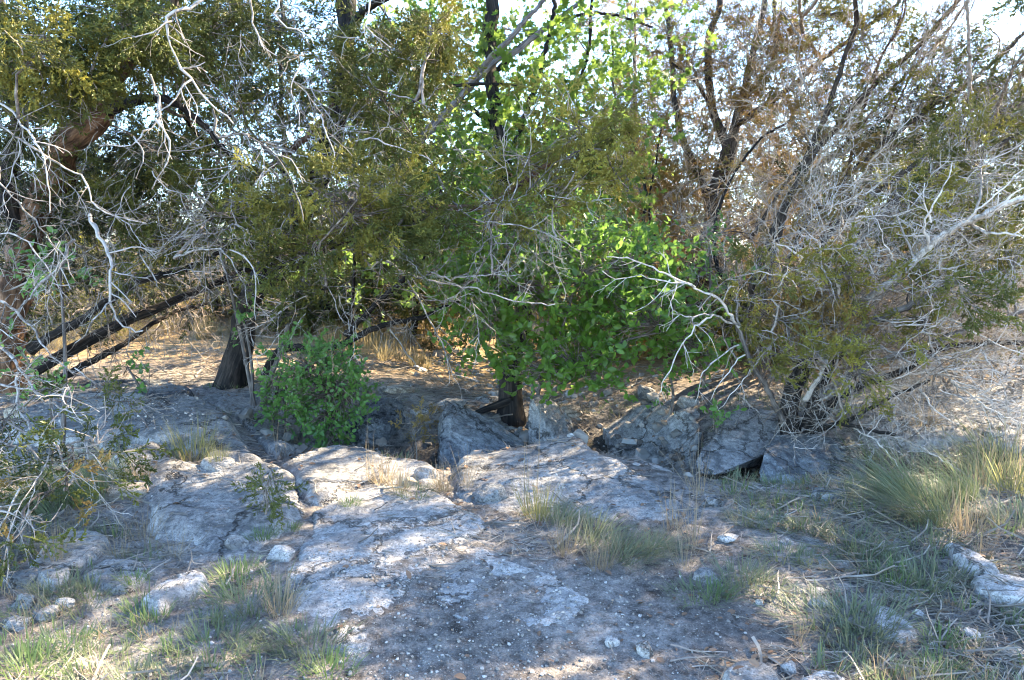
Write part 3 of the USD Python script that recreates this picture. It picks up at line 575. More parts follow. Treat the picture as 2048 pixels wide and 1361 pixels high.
# ------------------------------------------------------------------ the junipers and other trees
# left juniper: red shaggy trunk, hanging dead branches, foliage over the upper left
b = G(20, 775)
A = Tree('juniper_tree', 'old juniper with shaggy red-brown trunk and hanging bare branches at the left edge', b, seed=11)
A.wood('trunk', [(25, 790, b[1]), (22, 650, 7.0), (45, 520, 6.7), (100, 390, 6.4), (165, 300, 6.2), (208, 225, 6.0), (240, 130, 5.9), (275, 20, 5.8), (300, -120, 5.8), (310, -300, 5.9)], .17, .07, 'red_bark', flare=.3)
A.wood('limb', [(60, 560, 6.75), (20, 380, 6.5), (30, 220, 6.3), (10, 60, 6.2), (-40, -150, 6.2)], .09, .04, 'dark_bark')
A.wood('limb', [(70, 740, 7.2), (170, 690, 7.4), (260, 640, 7.6), (400, 575, 7.9), (520, 530, 8.2), (600, 520, 8.4)], .062, .022, 'dark_bark')
A.wood('limb', [(60, 700, 7.1), (160, 640, 7.0), (280, 570, 7.0), (380, 530, 7.1), (470, 495, 7.2), (560, 490, 7.4)], .048, .018, 'dark_bark')
A.wood('limb', [(100, 770, 7.4), (220, 700, 7.6), (330, 640, 8.0), (430, 610, 8.5)], .04, .015, 'dark_bark')
A.wood('limb', [(215, 220, 6.0), (300, 195, 5.8), (360, 210, 5.6), (430, 280, 5.6), (470, 320, 5.7)], .04, .015, 'dark_bark')
A.wood('limb', [(255, 80, 5.9), (330, 20, 5.2), (420, -30, 4.7), (560, -60, 4.4)], .045, .02, 'grey_bark')
for L_, r_ in [
    ([(430, -12, 4.6), (385, 20, 4.5), (352, 35, 4.4), (338, 48, 4.4), (350, 95, 4.4), (362, 140, 4.4), (382, 160, 4.4), (403, 195, 4.4), (432, 225, 4.4), (470, 245, 4.4)], .013),
    ([(345, 42, 4.4), (305, 60, 4.3), (272, 75, 4.3)], .008),
    ([(382, 160, 4.4), (360, 185, 4.35), (338, 212, 4.3), (315, 225, 4.3)], .009),
    ([(300, 150, 4.5), (312, 195, 4.4), (310, 238, 4.35), (270, 272, 4.3), (235, 290, 4.3), (200, 290, 4.3)], .010),
    ([(310, 238, 4.35), (325, 275, 4.3), (332, 310, 4.3), (322, 345, 4.3), (303, 378, 4.3)], .008),
    ([(268, 274, 4.3), (285, 310, 4.25), (272, 358, 4.2)], .006),
    ([(425, 218, 4.4), (437, 278, 4.4), (480, 270, 4.4), (530, 300, 4.4), (570, 345, 4.4), (600, 400, 4.4), (607, 445, 4.4)], .009),
    ([(500, -20, 4.4), (510, 40, 4.4), (518, 80, 4.4), (555, 112, 4.4)], .008),
    ([(560, -15, 4.4), (555, 25, 4.4), (580, 50, 4.4), (612, 65, 4.4), (630, 88, 4.4)], .007),
    ([(-20, 180, 4.5), (50, 260, 4.4), (80, 300, 4.3), (98, 350, 4.3), (104, 425, 4.3)], .010),
    ([(-20, 240, 4.5), (60, 300, 4.4), (160, 360, 4.4), (195, 420, 4.4), (290, 445, 4.4)], .010),
    ([(40, 130, 4.8), (135, 110, 4.7), (138, 210, 4.7)], .007),
    ([(250, 120, 5.5), (180, 155, 5.0), (165, 200, 4.8), (150, 216, 4.8), (110, 222, 4.7)], .008),
    ([(-10, 300, 4.4), (30, 390, 4.3), (70, 430, 4.3), (120, 500, 4.2), (150, 560, 4.2)], .008),
    ([(180, 430, 5.0), (215, 500, 4.8), (228, 550, 4.7), (232, 620, 4.7), (260, 655, 4.7), (285, 665, 4.7)], .016),
    ([(230, 600, 4.7), (190, 640, 4.6), (160, 680, 4.6), (150, 690, 4.6)], .007),
    ([(350, 515, 5.4), (390, 500, 5.2), (435, 498, 5.1), (460, 530, 5.0), (480, 575, 5.0), (495, 610, 5.0)], .010),
    ([(460, 500, 5.0), (500, 540, 4.9), (512, 640, 4.9)], .007), ([(440, 505, 5.1), (460, 570, 5.0), (495, 612, 5.0)], .006),
    ([(280, 510, 5.0), (310, 570, 5.0), (338, 615, 5.0)], .006), ([(380, 530, 5.2), (415, 580, 5.1), (425, 625, 5.1)], .006),
    ([(-20, 590, 4.4), (60, 650, 4.3), (100, 710, 4.2), (150, 750, 4.2)], .010), ([(-20, 680, 4.3), (30, 740, 4.2), (70, 800, 4.1), (150, 830, 4.0), (215, 815, 4.0)], .011),
    ([(35, 745, 4.2), (33, 800, 4.2), (60, 850, 4.1), (110, 900, 4.0)], .009), ([(-20, 760, 4.1), (60, 790, 4.0), (140, 805, 3.9), (200, 825, 3.9)], .009),
    ([(-20, 880, 3.9), (40, 895, 3.8), (90, 930, 3.8), (130, 980, 3.7)], .010), ([(-20, 1020, 3.5), (20, 1030, 3.5), (50, 1040, 3.5)], .008),
    ([(-20, 470, 4.6), (40, 480, 4.5), (90, 530, 4.5), (130, 600, 4.5)], .008), ([(150, 480, 5.0), (120, 540, 4.9), (60, 600, 4.8), (20, 640, 4.8)], .016),
    ([(640, 230, 5.0), (655, 270, 4.9), (672, 305, 4.9), (665, 345, 4.9), (690, 360, 4.9)], .008), ([(600, 130, 5.0), (580, 190, 4.9), (600, 250, 4.9)], .007),
    ([(100, 880, 3.8), (130, 930, 3.7), (170, 985, 3.7)], .007), ([(160, 870, 3.9), (190, 920, 3.8), (225, 960, 3.8)], .006)]:
    A.dead(L_, r_, lev=1, side=.26, dens=1.0)
for a in [('jg', 90, 60, 4.9, 170, 100, 210), ('jo', 80, 105, 4.5, 65, 42, 60), ('jg', 240, 30, 4.9, 120, 60, 120), ('jg', 330, 90, 5.4, 120, 80, 120), ('jg', 430, 50, 5.7, 110, 70, 100),
          ('jg', 60, 220, 5.8, 100, 90, 120), ('jd', 130, 180, 6.9, 110, 80, 60), ('jd', 60, 400, 6.4, 90, 100, 90), ('jg', 400, 130, 6.4, 110, 80, 90), ('jg', 230, 330, 7.2, 150, 90, 120), ('jg', 340, 250, 7.0, 120, 80, 80),
          ('jd', 250, 480, 7.6, 150, 70, 90), ('jg', 440, 310, 5.9, 70, 50, 50), ('jd', 110, 480, 7.2, 110, 90, 90), ('jg', 350, 480, 6.3, 110, 50, 60), ('jg', 440, 410, 6.2, 90, 50, 50),
          ('jg', 175, 880, 4.0, 50, 28, 9), ('jd', 150, 930, 3.9, 80, 35, 10), ('jg', 150, 940, 3.9, 80, 35, 8), ('jg', 60, 1040, 3.6, 70, 25, 8), ('jb', 100, 985, 3.7, 70, 30, 4), ('jg', 10, 840, 4.1, 40, 50, 16), ('jd', 150, 330, 6.6, 180, 80, 110), ('jg', 380, 380, 7.2, 150, 80, 90), ('jd', 60, 600, 7.6, 140, 80, 80), ('jg', 500, 200, 6.6, 90, 90, 70), ('jg', 300, 300, 6.2, 140, 60, 60), ('jg', 250, 420, 6.4, 160, 60, 70), ('jd', 320, 560, 8.2, 200, 50, 80),
          ('jg', 160, -180, 5.4, 380, 150, 260), ('jg', -260, 150, 5.4, 230, 300, 220), ('jg', 480, -160, 5.4, 200, 120, 120), ('jd', 150, -350, 6.2, 400, 160, 200), ('jd', -250, 600, 6.0, 200, 250, 120)]:
    A.blob(*a, droop=.35)
for a in [('tw', 330, 180, 5.2, 180, 150, 12), ('tw', 110, 330, 5.2, 160, 100, 12), ('tw', 350, 330, 5.4, 170, 100, 13), ('tw', 140, 470, 5.2, 170, 80, 16), ('tw', 60, 600, 4.9, 120, 80, 12), ('tw', 270, 560, 5.6, 160, 70, 14),
          ('tw', 60, 730, 4.4, 100, 70, 14), ('tw', 110, 820, 4.2, 120, 60, 16), ('tw', 80, 920, 3.9, 110, 60, 14), ('tw', 420, 450, 5.6, 130, 70, 16), ('tw', 520, 100, 5.4, 130, 100, 14), ('tw', 560, 300, 5.4, 120, 90, 16), ('tw', 30, 180, 5, 80, 90, 16), ('td', 250, 420, 6.6, 260, 110, 70), ('td', 180, 620, 7.2, 200, 80, 60), ('td', 330, 640, 8.0, 160, 60, 60), ('td', 120, 680, 7.6, 130, 60, 40), ('tg', 400, 600, 8.6, 120, 50, 40)]:
    A.blob(*a, droop=.5, size=.85, link=False)
A.done()

# juniper with the dark trunk leaning right, left of the small bush
b = G(470, 772)
B = Tree('juniper_tree', 'juniper with a thick dark trunk leaning right, behind the small leafy bush', b, seed=12)
B.wood('trunk', [(458, 785, b[1]), (472, 700, b[1]), (488, 630, b[1] - .05), (515, 560, b[1] - .2), (560, 500, 7.6), (600, 440, 7.4), (640, 350, 7.2), (672, 260, 7.1), (690, 130, 7.0), (695, 0, 7.0), (700, -220, 7.1), (700, -420, 7.2)], .122, .06, 'dark_bark', flare=.45)
B.wood('limb', [(500, 600, b[1] - .1), (560, 560, 7.2), (640, 500, 7.0), (700, 470, 6.8), (790, 450, 6.5), (880, 430, 6.3)], .06, .025, 'dark_bark')
B.wood('limb', [(570, 490, 7.6), (650, 470, 6.8), (760, 440, 6.4), (860, 420, 6.2), (980, 400, 6.1), (1080, 345, 6.0), (1150, 280, 6.0)], .055, .018, 'red_bark')
B.wood('limb', [(790, 350, 7.2), (860, 260, 7.4), (940, 170, 7.6), (1010, 90, 7.8), (1080, 10, 8.0), (1150, -80, 8.2)], .035, .02, 'grey_bark')
B.wood('limb', [(650, 400, 7.3), (740, 370, 7.4), (830, 300, 7.6), (920, 190, 7.8), (1000, 120, 8.0), (1130, 30, 8.3), (1250, -80, 8.5)], .05, .02, 'grey_bark')
B.wood('limb', [(660, 330, 7.2), (760, 250, 7.2), (880, 180, 7.4), (1020, 175, 7.8), (1060, 180, 8)], .03, .01, 'dark_bark')
B.wood('limb', [(600, 440, 7.4), (560, 330, 7.0), (520, 340, 6.8), (430, 300, 6.6), (370, 230, 6.4)], .04, .015, 'dark_bark')
B.wood('limb', [(500, 365, 6.6), (560, 320, 6.7), (600, 285, 6.8), (650, 232, 6.9), (667, 190, 7.0)], .035, .02, 'red_bark')
B.wood('limb', [(530, 750, 7.6), (560, 705, 7.5), (680, 690, 7.5), (770, 655, 7.5), (850, 635, 7.5), (920, 605, 7.6)], .045, .02, 'dark_bark')
B.wood('limb', [(690, 672, 7.5), (760, 600, 7.6), (815, 553, 7.7), (870, 500, 7.8)], .035, .018, 'dark_bark')
B.wood('limb', [(705, 745, 8.5), (703, 660, 8.5), (706, 560, 8.5), (715, 450, 8.5)], .025, .015, 'dark_bark')
B.wood('limb', [(530, 785, 7.4), (545, 740, 7.4), (562, 695, 7.4), (575, 650, 7.4)], .035, .02, 'grey_bark')
B.wood('limb', [(690, 80, 7.0), (740, 10, 6.4), (860, -40, 6.0), (900, -80, 5.8)], .04, .02, 'dark_bark')
for L_, r_ in [
    ([(690, 440, 6.6), (730, 500, 6.2), (800, 530, 6.0), (870, 555, 5.9), (940, 575, 5.8), (1000, 590, 5.8), (1060, 605, 5.8), (1110, 610, 5.8)], .013),
    ([(900, 400, 5.9), (940, 430, 5.7), (1000, 440, 5.6), (1060, 450, 5.6), (1140, 490, 5.6)], .010),
    ([(960, 380, 5.8), (1010, 410, 5.7), (1040, 360, 5.7), (1055, 320, 5.7)], .009), ([(850, 540, 5.8), (900, 560, 5.7), (960, 555, 5.7), (1040, 550, 5.7)], .010),
    ([(815, 560, 5.8), (850, 620, 5.8), (880, 690, 5.8), (900, 740, 5.8), (925, 800, 5.9)], .009), ([(780, 660, 7.3), (810, 700, 7.2), (835, 735, 7.2)], .012),
    ([(700, 290, 5.4), (740, 275, 5.3), (790, 290, 5.3), (860, 320, 5.3)], .009), ([(735, 150, 5.6), (755, 175, 5.5), (800, 190, 5.5), (860, 215, 5.5)], .009),
    ([(735, -15, 5.4), (735, 50, 5.3), (745, 70, 5.3), (775, 95, 5.3)], .009), ([(850, 600, 5.8), (920, 610, 5.7), (990, 665, 5.7)], .007),
    ([(1000, 470, 5.6), (960, 500, 5.5), (930, 560, 5.5)], .007), ([(620, 530, 5.4), (660, 590, 5.3), (690, 650, 5.3)], .006), ([(860, 410, 5.6), (800, 440, 5.5), (740, 540, 5.4)], .006),
    ([(680, 300, 5.4), (690, 340, 5.3), (720, 380, 5.3), (780, 390, 5.3)], .008), ([(1060, 380, 5.8), (1110, 330, 5.7), (1180, 300, 5.7)], .008)]:
    B.dead(L_, r_, lev=1, side=.30, dens=1.0)
for a in [('jo', 690, 430, 5.2, 150, 70, 100), ('jg', 690, 430, 5.3, 150, 70, 40), ('jg', 770, 470, 5.4, 100, 50, 40), ('jg', 610, 500, 5.5, 70, 45, 70), ('jg', 830, 410, 5.6, 80, 45, 55), ('jg', 480, 400, 6.2, 80, 50, 40), ('jd', 560, 50, 7.2, 110, 60, 50), ('jd', 640, 130, 7.2, 70, 90, 45),
          ('jd', 600, 210, 7.4, 80, 70, 25), ('jg', 745, 180, 6.2, 100, 90, 120), ('jg', 800, 235, 5.9, 80, 60, 80), ('jo', 870, 50, 5.8, 75, 55, 60), ('jg', 880, 80, 5.9, 70, 55, 40), ('jg', 720, 40, 6.5, 80, 60, 55), ('jd', 440, 230, 7.8, 90, 70, 40),
          ('jo', 1160, 270, 5.9, 90, 90, 70), ('jo', 1170, 300, 5.9, 90, 80, 40), ('jo', 1110, 390, 5.8, 90, 50, 40), ('jo', 1060, 330, 5.8, 60, 50, 28), ('jo', 1230, 350, 6.0, 50, 60, 30), ('jg', 800, 120, 6.4, 90, 70, 60),
          ('jg', 700, 300, 6.5, 70, 60, 45), ('jg', 720, -170, 6.8, 300, 140, 160), ('jg', 1000, -180, 6.6, 260, 120, 130), ('jg', 700, -400, 7.0, 340, 160, 160), ('jd', 500, 480, 8.2, 80, 60, 50), ('jg', 640, 330, 7.6, 120, 90, 70), ('jg', 700, 400, 6.0, 160, 60, 35), ('jo', 980, 440, 6.0, 100, 40, 20), ('jg', 480, 130, 7.4, 90, 100, 60)]:
    B.blob(*a, droop=.3)
for a in [('tw', 480, 270, 5.6, 120, 100, 26), ('tw', 500, 420, 5.8, 130, 70, 26), ('tw', 640, 350, 5.5, 100, 60, 26), ('tw', 880, 540, 6.0, 120, 60, 24), ('tw', 1000, 440, 5.9, 130, 60, 30), ('tw', 1090, 390, 5.8, 110, 60, 24), ('tw', 760, 330, 5.8, 120, 60, 24), ('tw', 740, 80, 5.8, 80, 80, 14),
          ('tw', 690, 590, 5.9, 120, 50, 22), ('td', 760, 600, 7.2, 160, 80, 26), ('td', 900, 380, 7.0, 260, 120, 60), ('td', 700, 250, 7.0, 200, 160, 50)]:
    B.blob(*a, droop=.4, size=.8, link=False)
B.done()

# broad-leaved tree behind, with bright lobed leaves against the sky
b = G(1025, 838)
D = Tree('oak_tree', 'broad-leaved tree with a dark centre trunk and bright green lobed leaves against the sky', b, seed=13)
D.wood('trunk', [(1022, 848, b[1]), (1024, 780, b[1]), (1032, 690, b[1] + .1), (1045, 600, b[1] + .2), (1040, 500, b[1] + .3), (1010, 380, b[1] + .4), (990, 250, b[1] + .5), (985, 100, b[1] + .5), (980, -50, b[1] + .5), (975, -300, b[1] + .6)], .105, .05, 'dark_bark', flare=.45)
D.wood('limb', [(1000, 370, 8.4), (1050, 230, 8.4), (1090, 130, 8.4), (1110, 50, 8.4), (1112, -60, 8.4)], .04, .02, 'dark_bark')
D.wood('limb', [(1015, 400, 8.4), (1080, 300, 8.6), (1160, 170, 8.7), (1180, 20, 8.8), (1185, -80, 8.8)], .03, .015, 'dark_bark')
D.wood('limb', [(988, 250, 8.5), (920, 200, 8.6), (860, 120, 8.7), (820, 20, 8.8)], .03, .012, 'dark_bark')
D.wood('limb', [(985, 150, 8.5), (1080, 60, 8.6), (1200, 30, 8.8), (1300, 60, 8.9)], .03, .012, 'dark_bark')
D.wood('limb', [(1040, 480, 8.2), (930, 420, 8.3), (850, 360, 8.5), (780, 300, 8.7)], .035, .012, 'dark_bark')
D.wood('limb', [(1025, 800, b[1] - .05), (970, 820, b[1] - .1), (905, 845, b[1] - .1)], .05, .02, 'dark_bark')
for a in [('ld', 900, 150, 8.5, 110, 100, 60), ('ld', 1010, 60, 8.5, 120, 70, 42), ('ld', 1160, 50, 8.7, 130, 70, 30), ('ld', 1000, 240, 8.5, 120, 90, 70), ('ld', 880, 320, 8.2, 130, 80, 120), ('ld', 1120, 190, 8.6, 100, 100, 34), ('ld', 1260, 60, 8.9, 70, 60, 22), ('ld', 1210, 220, 8.8, 80, 110, 34),
          ('ld', 770, 290, 8.8, 80, 80, 34), ('ld', 920, 430, 8.2, 170, 70, 150), ('ld', 1040, 390, 8.2, 140, 90, 140), ('ld', 830, 60, 8.8, 90, 90, 28), ('ld', 1150, 420, 8.9, 120, 80, 80), ('ld', 1000, -170, 8.8, 340, 130, 160), ('ld', 1000, -400, 8.8, 300, 150, 100), ('ov', 1010, 470, 8.6, 160, 60, 40), ('ov', 800, 560, 9.2, 120, 60, 24)]:
    D.blob(*a[:6], int(a[6] * 1.4), rz=.7)
D.done()

# tall browning juniper behind, right of centre
b = G(1415, 690)
E = Tree('juniper_tree', 'tall juniper with forked grey-brown stems and browning foliage, right of centre behind the green shrub', b, seed=14)
dE = 10.2
E.wood('trunk', [(1405, 700, b[1]), (1408, 600, dE), (1415, 500, dE), (1428, 400, dE), (1447, 320, dE), (1462, 280, dE)], 0.1360, 0.1105, 'brown_bark', flare=.3)
E.wood('stem', [(1455, 300, dE), (1432, 235, dE), (1416, 160, dE), (1414, 80, dE), (1435, 0, dE), (1440, -150, dE)], 0.0612, 0.0306, 'brown_bark')
E.wood('stem', [(1460, 290, dE), (1482, 220, dE + .1), (1500, 120, dE + .2), (1520, 30, dE + .2), (1540, -120, dE + .3)], 0.0612, 0.0306, 'brown_bark')
E.wood('stem', [(1420, 420, dE), (1395, 340, dE - .2), (1362, 260, dE - .3), (1348, 180, dE - .3), (1338, 90, dE - .3), (1325, -40, dE - .2)], 0.0520, 0.0245, 'brown_bark')
E.wood('stem', [(1350, 130, dE - .3), (1400, 175, dE - .2), (1432, 225, dE)], 0.0184, 0.0306, 'brown_bark')
E.wood('stem', [(1475, 250, dE), (1560, 190, dE), (1640, 130, dE), (1720, 70, dE), (1800, 0, dE + .2), (1850, -80, dE + .3)], 0.0428, 0.0184, 'brown_bark')
E.wood('stem', [(1490, 200, dE), (1545, 120, dE), (1550, 40, dE), (1552, -80, dE)], 0.0367, 0.0184, 'brown_bark')
E.wood('stem', [(1300, 560, 9.5), (1285, 470, 9.5), (1290, 380, 9.5), (1270, 300, 9.6), (1230, 190, 9.8), (1225, 60, 10)], 0.0245, 0.0122, 'dark_bark')
E.wood('stem', [(1380, 600, 9.8), (1330, 520, 9.7), (1300, 440, 9.6), (1310, 330, 9.6), (1330, 230, 9.7)], 0.0214, 0.0092, 'dark_bark')
for a in [('jb', 1300, 250, dE, 70, 130, 90), ('jb', 1350, 420, dE, 80, 90, 80), ('jb', 1285, 400, dE, 60, 80, 60), ('jb', 1380, 120, dE, 60, 110, 60), ('jo', 1330, 60, dE, 60, 70, 36), ('jb', 1490, 80, dE, 90, 90, 90), ('jo', 1590, 50, dE, 70, 60, 45), ('jb', 1480, 200, dE, 60, 60, 30), ('jb', 1590, 150, dE, 70, 50, 40),
          ('jb', 1450, 470, dE, 100, 80, 80), ('jb', 1340, 540, dE, 90, 60, 50), ('jo', 1560, 200, dE, 60, 60, 28), ('jb', 1540, 360, dE, 70, 60, 45), ('jb', 1250, 300, dE, 40, 90, 40), ('jg', 1400, 330, dE, 50, 50, 22), ('jb', 1460, -150, dE, 260, 120, 60), ('jg', 1620, -220, dE, 270, 130, 50), ('jb', 1500, -380, dE, 240, 130, 50), ('jd', 1440, 560, dE, 90, 60, 60)]:
    E.blob(a[0], a[1], a[2], a[3], a[4] * 1.1, a[5] * 1.1, int(a[6] * 2.3), rz=.9, size=.95, droop=-.35)
for a in [('tg', 1380, 300, dE, 160, 200, 220), ('tg', 1300, 420, dE, 90, 140, 130), ('tg', 1520, 180, dE, 160, 180, 220), ('tg', 1420, 460, 9.6, 130, 80, 50), ('tw', 1330, 480, 9.2, 90, 80, 40), ('tg', 1400, 80, dE, 160, 120, 70)]:
    E.blob(*a, rz=.6, size=1.2, link=False, out=(0, 0, .5))
E.done()

# leaning stems fanning to the upper right
b = G(1560, 720)
F = Tree('juniper_tree', 'many-stemmed juniper whose bare stems fan out to the upper right corner', b, seed=15); dF = 8.6
for pix, r0, r1, m in [
    ([(1540, 735, b[1]), (1500, 600, dF), (1540, 470, dF), (1600, 350, dF), (1660, 210, dF), (1700, 90, dF), (1715, -60, dF)], .075, .03, 'brown_bark'),
    ([(1555, 735, b[1]), (1530, 600, dF), (1560, 450, dF), (1620, 320, dF), (1720, 200, dF), (1820, 110, dF), (1920, 0, dF), (1980, -80, dF)], .07, .025, 'brown_bark'),
    ([(1565, 730, b[1]), (1560, 600, dF - .2), (1600, 470, dF - .2), (1700, 350, dF - .2), (1830, 240, dF - .2), (1960, 150, dF - .1), (2070, 50, dF)], .06, .025, 'brown_bark'),
    ([(1570, 730, b[1]), (1590, 600, dF - .3), (1650, 480, dF - .4), (1760, 380, dF - .5), (1900, 290, dF - .6), (2080, 180, dF - .6)], .06, .03, 'brown_bark'),
    ([(1580, 730, b[1]), (1640, 560, dF - .4), (1720, 460, dF - .6), (1850, 360, dF - .8), (2000, 290, dF - .9), (2100, 240, dF - .9)], .05, .025, 'brown_bark'),
    ([(1600, 500, dF), (1680, 380, dF), (1720, 250, dF), (1760, 120, dF), (1800, 50, dF), (1820, -60, dF)], .035, .015, 'red_bark'),
    ([(1640, 480, dF), (1740, 340, dF), (1790, 220, dF), (1830, 120, dF), (1850, 90, dF)], .03, .012, 'red_bark'),
    ([(1520, 560, dF + .3), (1580, 400, dF + .3), (1690, 290, dF + .3), (1800, 160, dF + .3), (1900, 60, dF + .3), (1960, -40, dF + .3)], .035, .015, 'brown_bark'),
    ([(1500, 480, dF + .5), (1600, 330, dF + .5), (1700, 230, dF + .5), (1790, 60, dF + .5), (1810, -20, dF + .5)], .03, .012, 'brown_bark'),
    ([(1480, 620, dF - .2), (1430, 520, dF), (1440, 420, dF + .2), (1500, 300, dF + .4), (1580, 240, dF + .5)], .04, .015, 'dark_bark'),
    ([(1640, 240, dF), (1600, 130, dF), (1605, 50, dF), (1612, 0, dF)], .016, .008, 'dead_wood'),
    ([(1990, 130, dF), (2000, 80, dF), (1970, 50, dF), (1975, 30, dF)], .012, .006, 'dark_bark')]:
    F.wood('stem', pix, r0 * .72, r1 * .72, m)
for a in [('jo', 1700, 80, dF, 80, 60, 34), ('jg', 1850, 60, dF, 40, 40, 16), ('jo', 1780, 190, dF, 80, 60, 32), ('jb', 1620, 280, dF, 60, 60, 24), ('jg', 1900, 170, dF, 60, 60, 28), ('jg', 1680, 200, dF, 60, 60, 24), ('jd', 1780, 300, dF, 90, 60, 45), ('jg', 1990, 230, dF - .6, 70, 70, 50), ('jd', 1650, 400, dF, 90, 60, 35),
          ('jb', 1600, 470, dF, 80, 70, 40), ('jg', 1960, 110, dF - .3, 60, 40, 26), ('jo', 2050, 160, dF - .6, 60, 80, 50), ('jg', 2000, -180, dF, 260, 120, 160), ('jg', 1760, -200, dF, 220, 110, 130), ('jg', 2350, 60, dF, 200, 180, 130), *[('jg', 1500 + 165 * q, -165 - 25 * (q % 3), 7.6, 120, 60, 150) for q in range(8)], *[('jg', 1600 + 175 * q, -175 - 30 * (q % 2), 6.6, 120, 60, 150) for q in range(8)], *[('jg', 2150 + 200 * q, -40 - 30 * (q % 2), 5.9, 110, 70, 130) for q in range(4)], ('jo', 1850, 340, 8.6, 130, 70, 60), ('jo', 1960, 400, 8.5, 120, 70, 60), ('jo', 1760, 440, 8.3, 110, 60, 45), ('jg', 2040, 340, 8.2, 100, 80, 60), ('jo', 1900, 470, 8.0, 150, 60, 45), ('jb', 1640, 350, dF, 90, 60, 50), ('jo', 1740, 130, dF + .6, 110, 90, 70), ('jg', 1860, 220, dF + .5, 120, 80, 80), ('jb', 1600, 130, dF + .8, 110, 110, 70), ('jo', 1950, 260, dF, 110, 70, 70), ('jo', 1980, 290, 9.3, 90, 60, 80), ('jg', 2090, 200, 9.3, 90, 80, 80), ('jg', 2170, 290, 9.3, 100, 80, 110), ('jo', 1560, 60, dF + .9, 110, 80, 50), ('jo', 1660, 30, dF + .6, 100, 70, 50), ('jo', 1700, 300, dF + .3, 100, 60, 50)]:  # rows above and right of view are unseen foliage added to shade the foreground
    F.blob(*a[:6], int(a[6] * (1.4 if a[2] > -50 and a[1] < 2100 else 1)), rz=.6, size=1.0, out=(.5, 0, .4))
for a in [('tg', 1700, 200, dF, 190, 160, 190), ('tg', 1880, 180, dF, 160, 140, 170), ('tg', 1620, 400, dF, 140, 120, 150), ('tg', 1720, 380, dF, 180, 80, 80), ('tw', 1900, 330, dF - .6, 150, 100, 80), ('tg', 1800, 200, dF, 200, 130, 60), ('ts', 1980, 250, dF - .8, 110, 90, 30), ('tw', 1540, 540, dF, 110, 80, 30)]:
    F.blob(*a, rz=.5, size=1.15, out=(.9, 0, .6), link=False)
F.done()

# front right juniper with silver dead branches
b = G(1590, 872)
S = Tree('juniper_tree', 'low juniper with silver dead branches sprawling to the right from behind the tilted slab', b, seed=16)
S.wood('trunk', [(1582, 885, b[1]), (1578, 830, b[1]), (1592, 780, b[1]), (1612, 730, b[1] - .1), (1640, 680, b[1] - .2)], .085, .06, 'dark_bark', flare=.5)
S.wood('trunk', [(1605, 880, b[1]), (1635, 800, b[1]), (1660, 740, b[1] - .05), (1680, 700, b[1] - .1)], .06, .045, 'dark_bark', flare=.3)
S.wood('limb', [(1640, 690, b[1] - .2), (1690, 635, 6.4), (1760, 580, 6.2), (1850, 507, 6.0), (1915, 462, 5.9), (1970, 435, 5.8), (2070, 385, 5.7), (2200, 320, 5.7)], .033, .02, 'silver_wood')
S.wood('limb', [(1650, 720, 6.5), (1740, 650, 6.4), (1840, 600, 6.3), (1950, 560, 6.3), (2080, 530, 6.3)], .04, .02, 'grey_bark')
S.wood('limb', [(1640, 790, 6.6), (1740, 730, 6.4), (1840, 695, 6.3), (1950, 660, 6.2), (2080, 620, 6.2)], .04, .02, 'grey_bark')
S.wood('limb', [(1625, 850, 6.6), (1700, 780, 6.5), (1800, 740, 6.4), (1900, 700, 6.4), (2080, 690, 6.4)], .04, .02, 'dark_bark')
S.wood('limb', [(1610, 870, 6.6), (1700, 840, 6.4), (1790, 790, 6.2), (1860, 760, 6.1)], .025, .012, 'dark_bark')
S.wood('limb', [(1615, 860, 6.6), (1690, 850, 6.2), (1760, 865, 5.9), (1790, 870, 5.8)], .022, .012, 'dark_bark')
S.wood('limb', [(1600, 730, 6.6), (1640, 640, 6.9), (1690, 540, 7.1), (1740, 470, 7.2), (1800, 400, 7.2)], .04, .02, 'grey_bark')
S.wood('limb', [(1570, 850, 6.6), (1530, 775, 6.4), (1500, 725, 6.3), (1478, 655, 6.2)], .028, .018, 'grey_bark')
S.wood('snag', [(1610, 800, 6.5), (1632, 765, 6.4), (1650, 735, 6.4), (1668, 700, 6.4)], .024, .008, 'silver_wood')
SV = 'silver_wood'
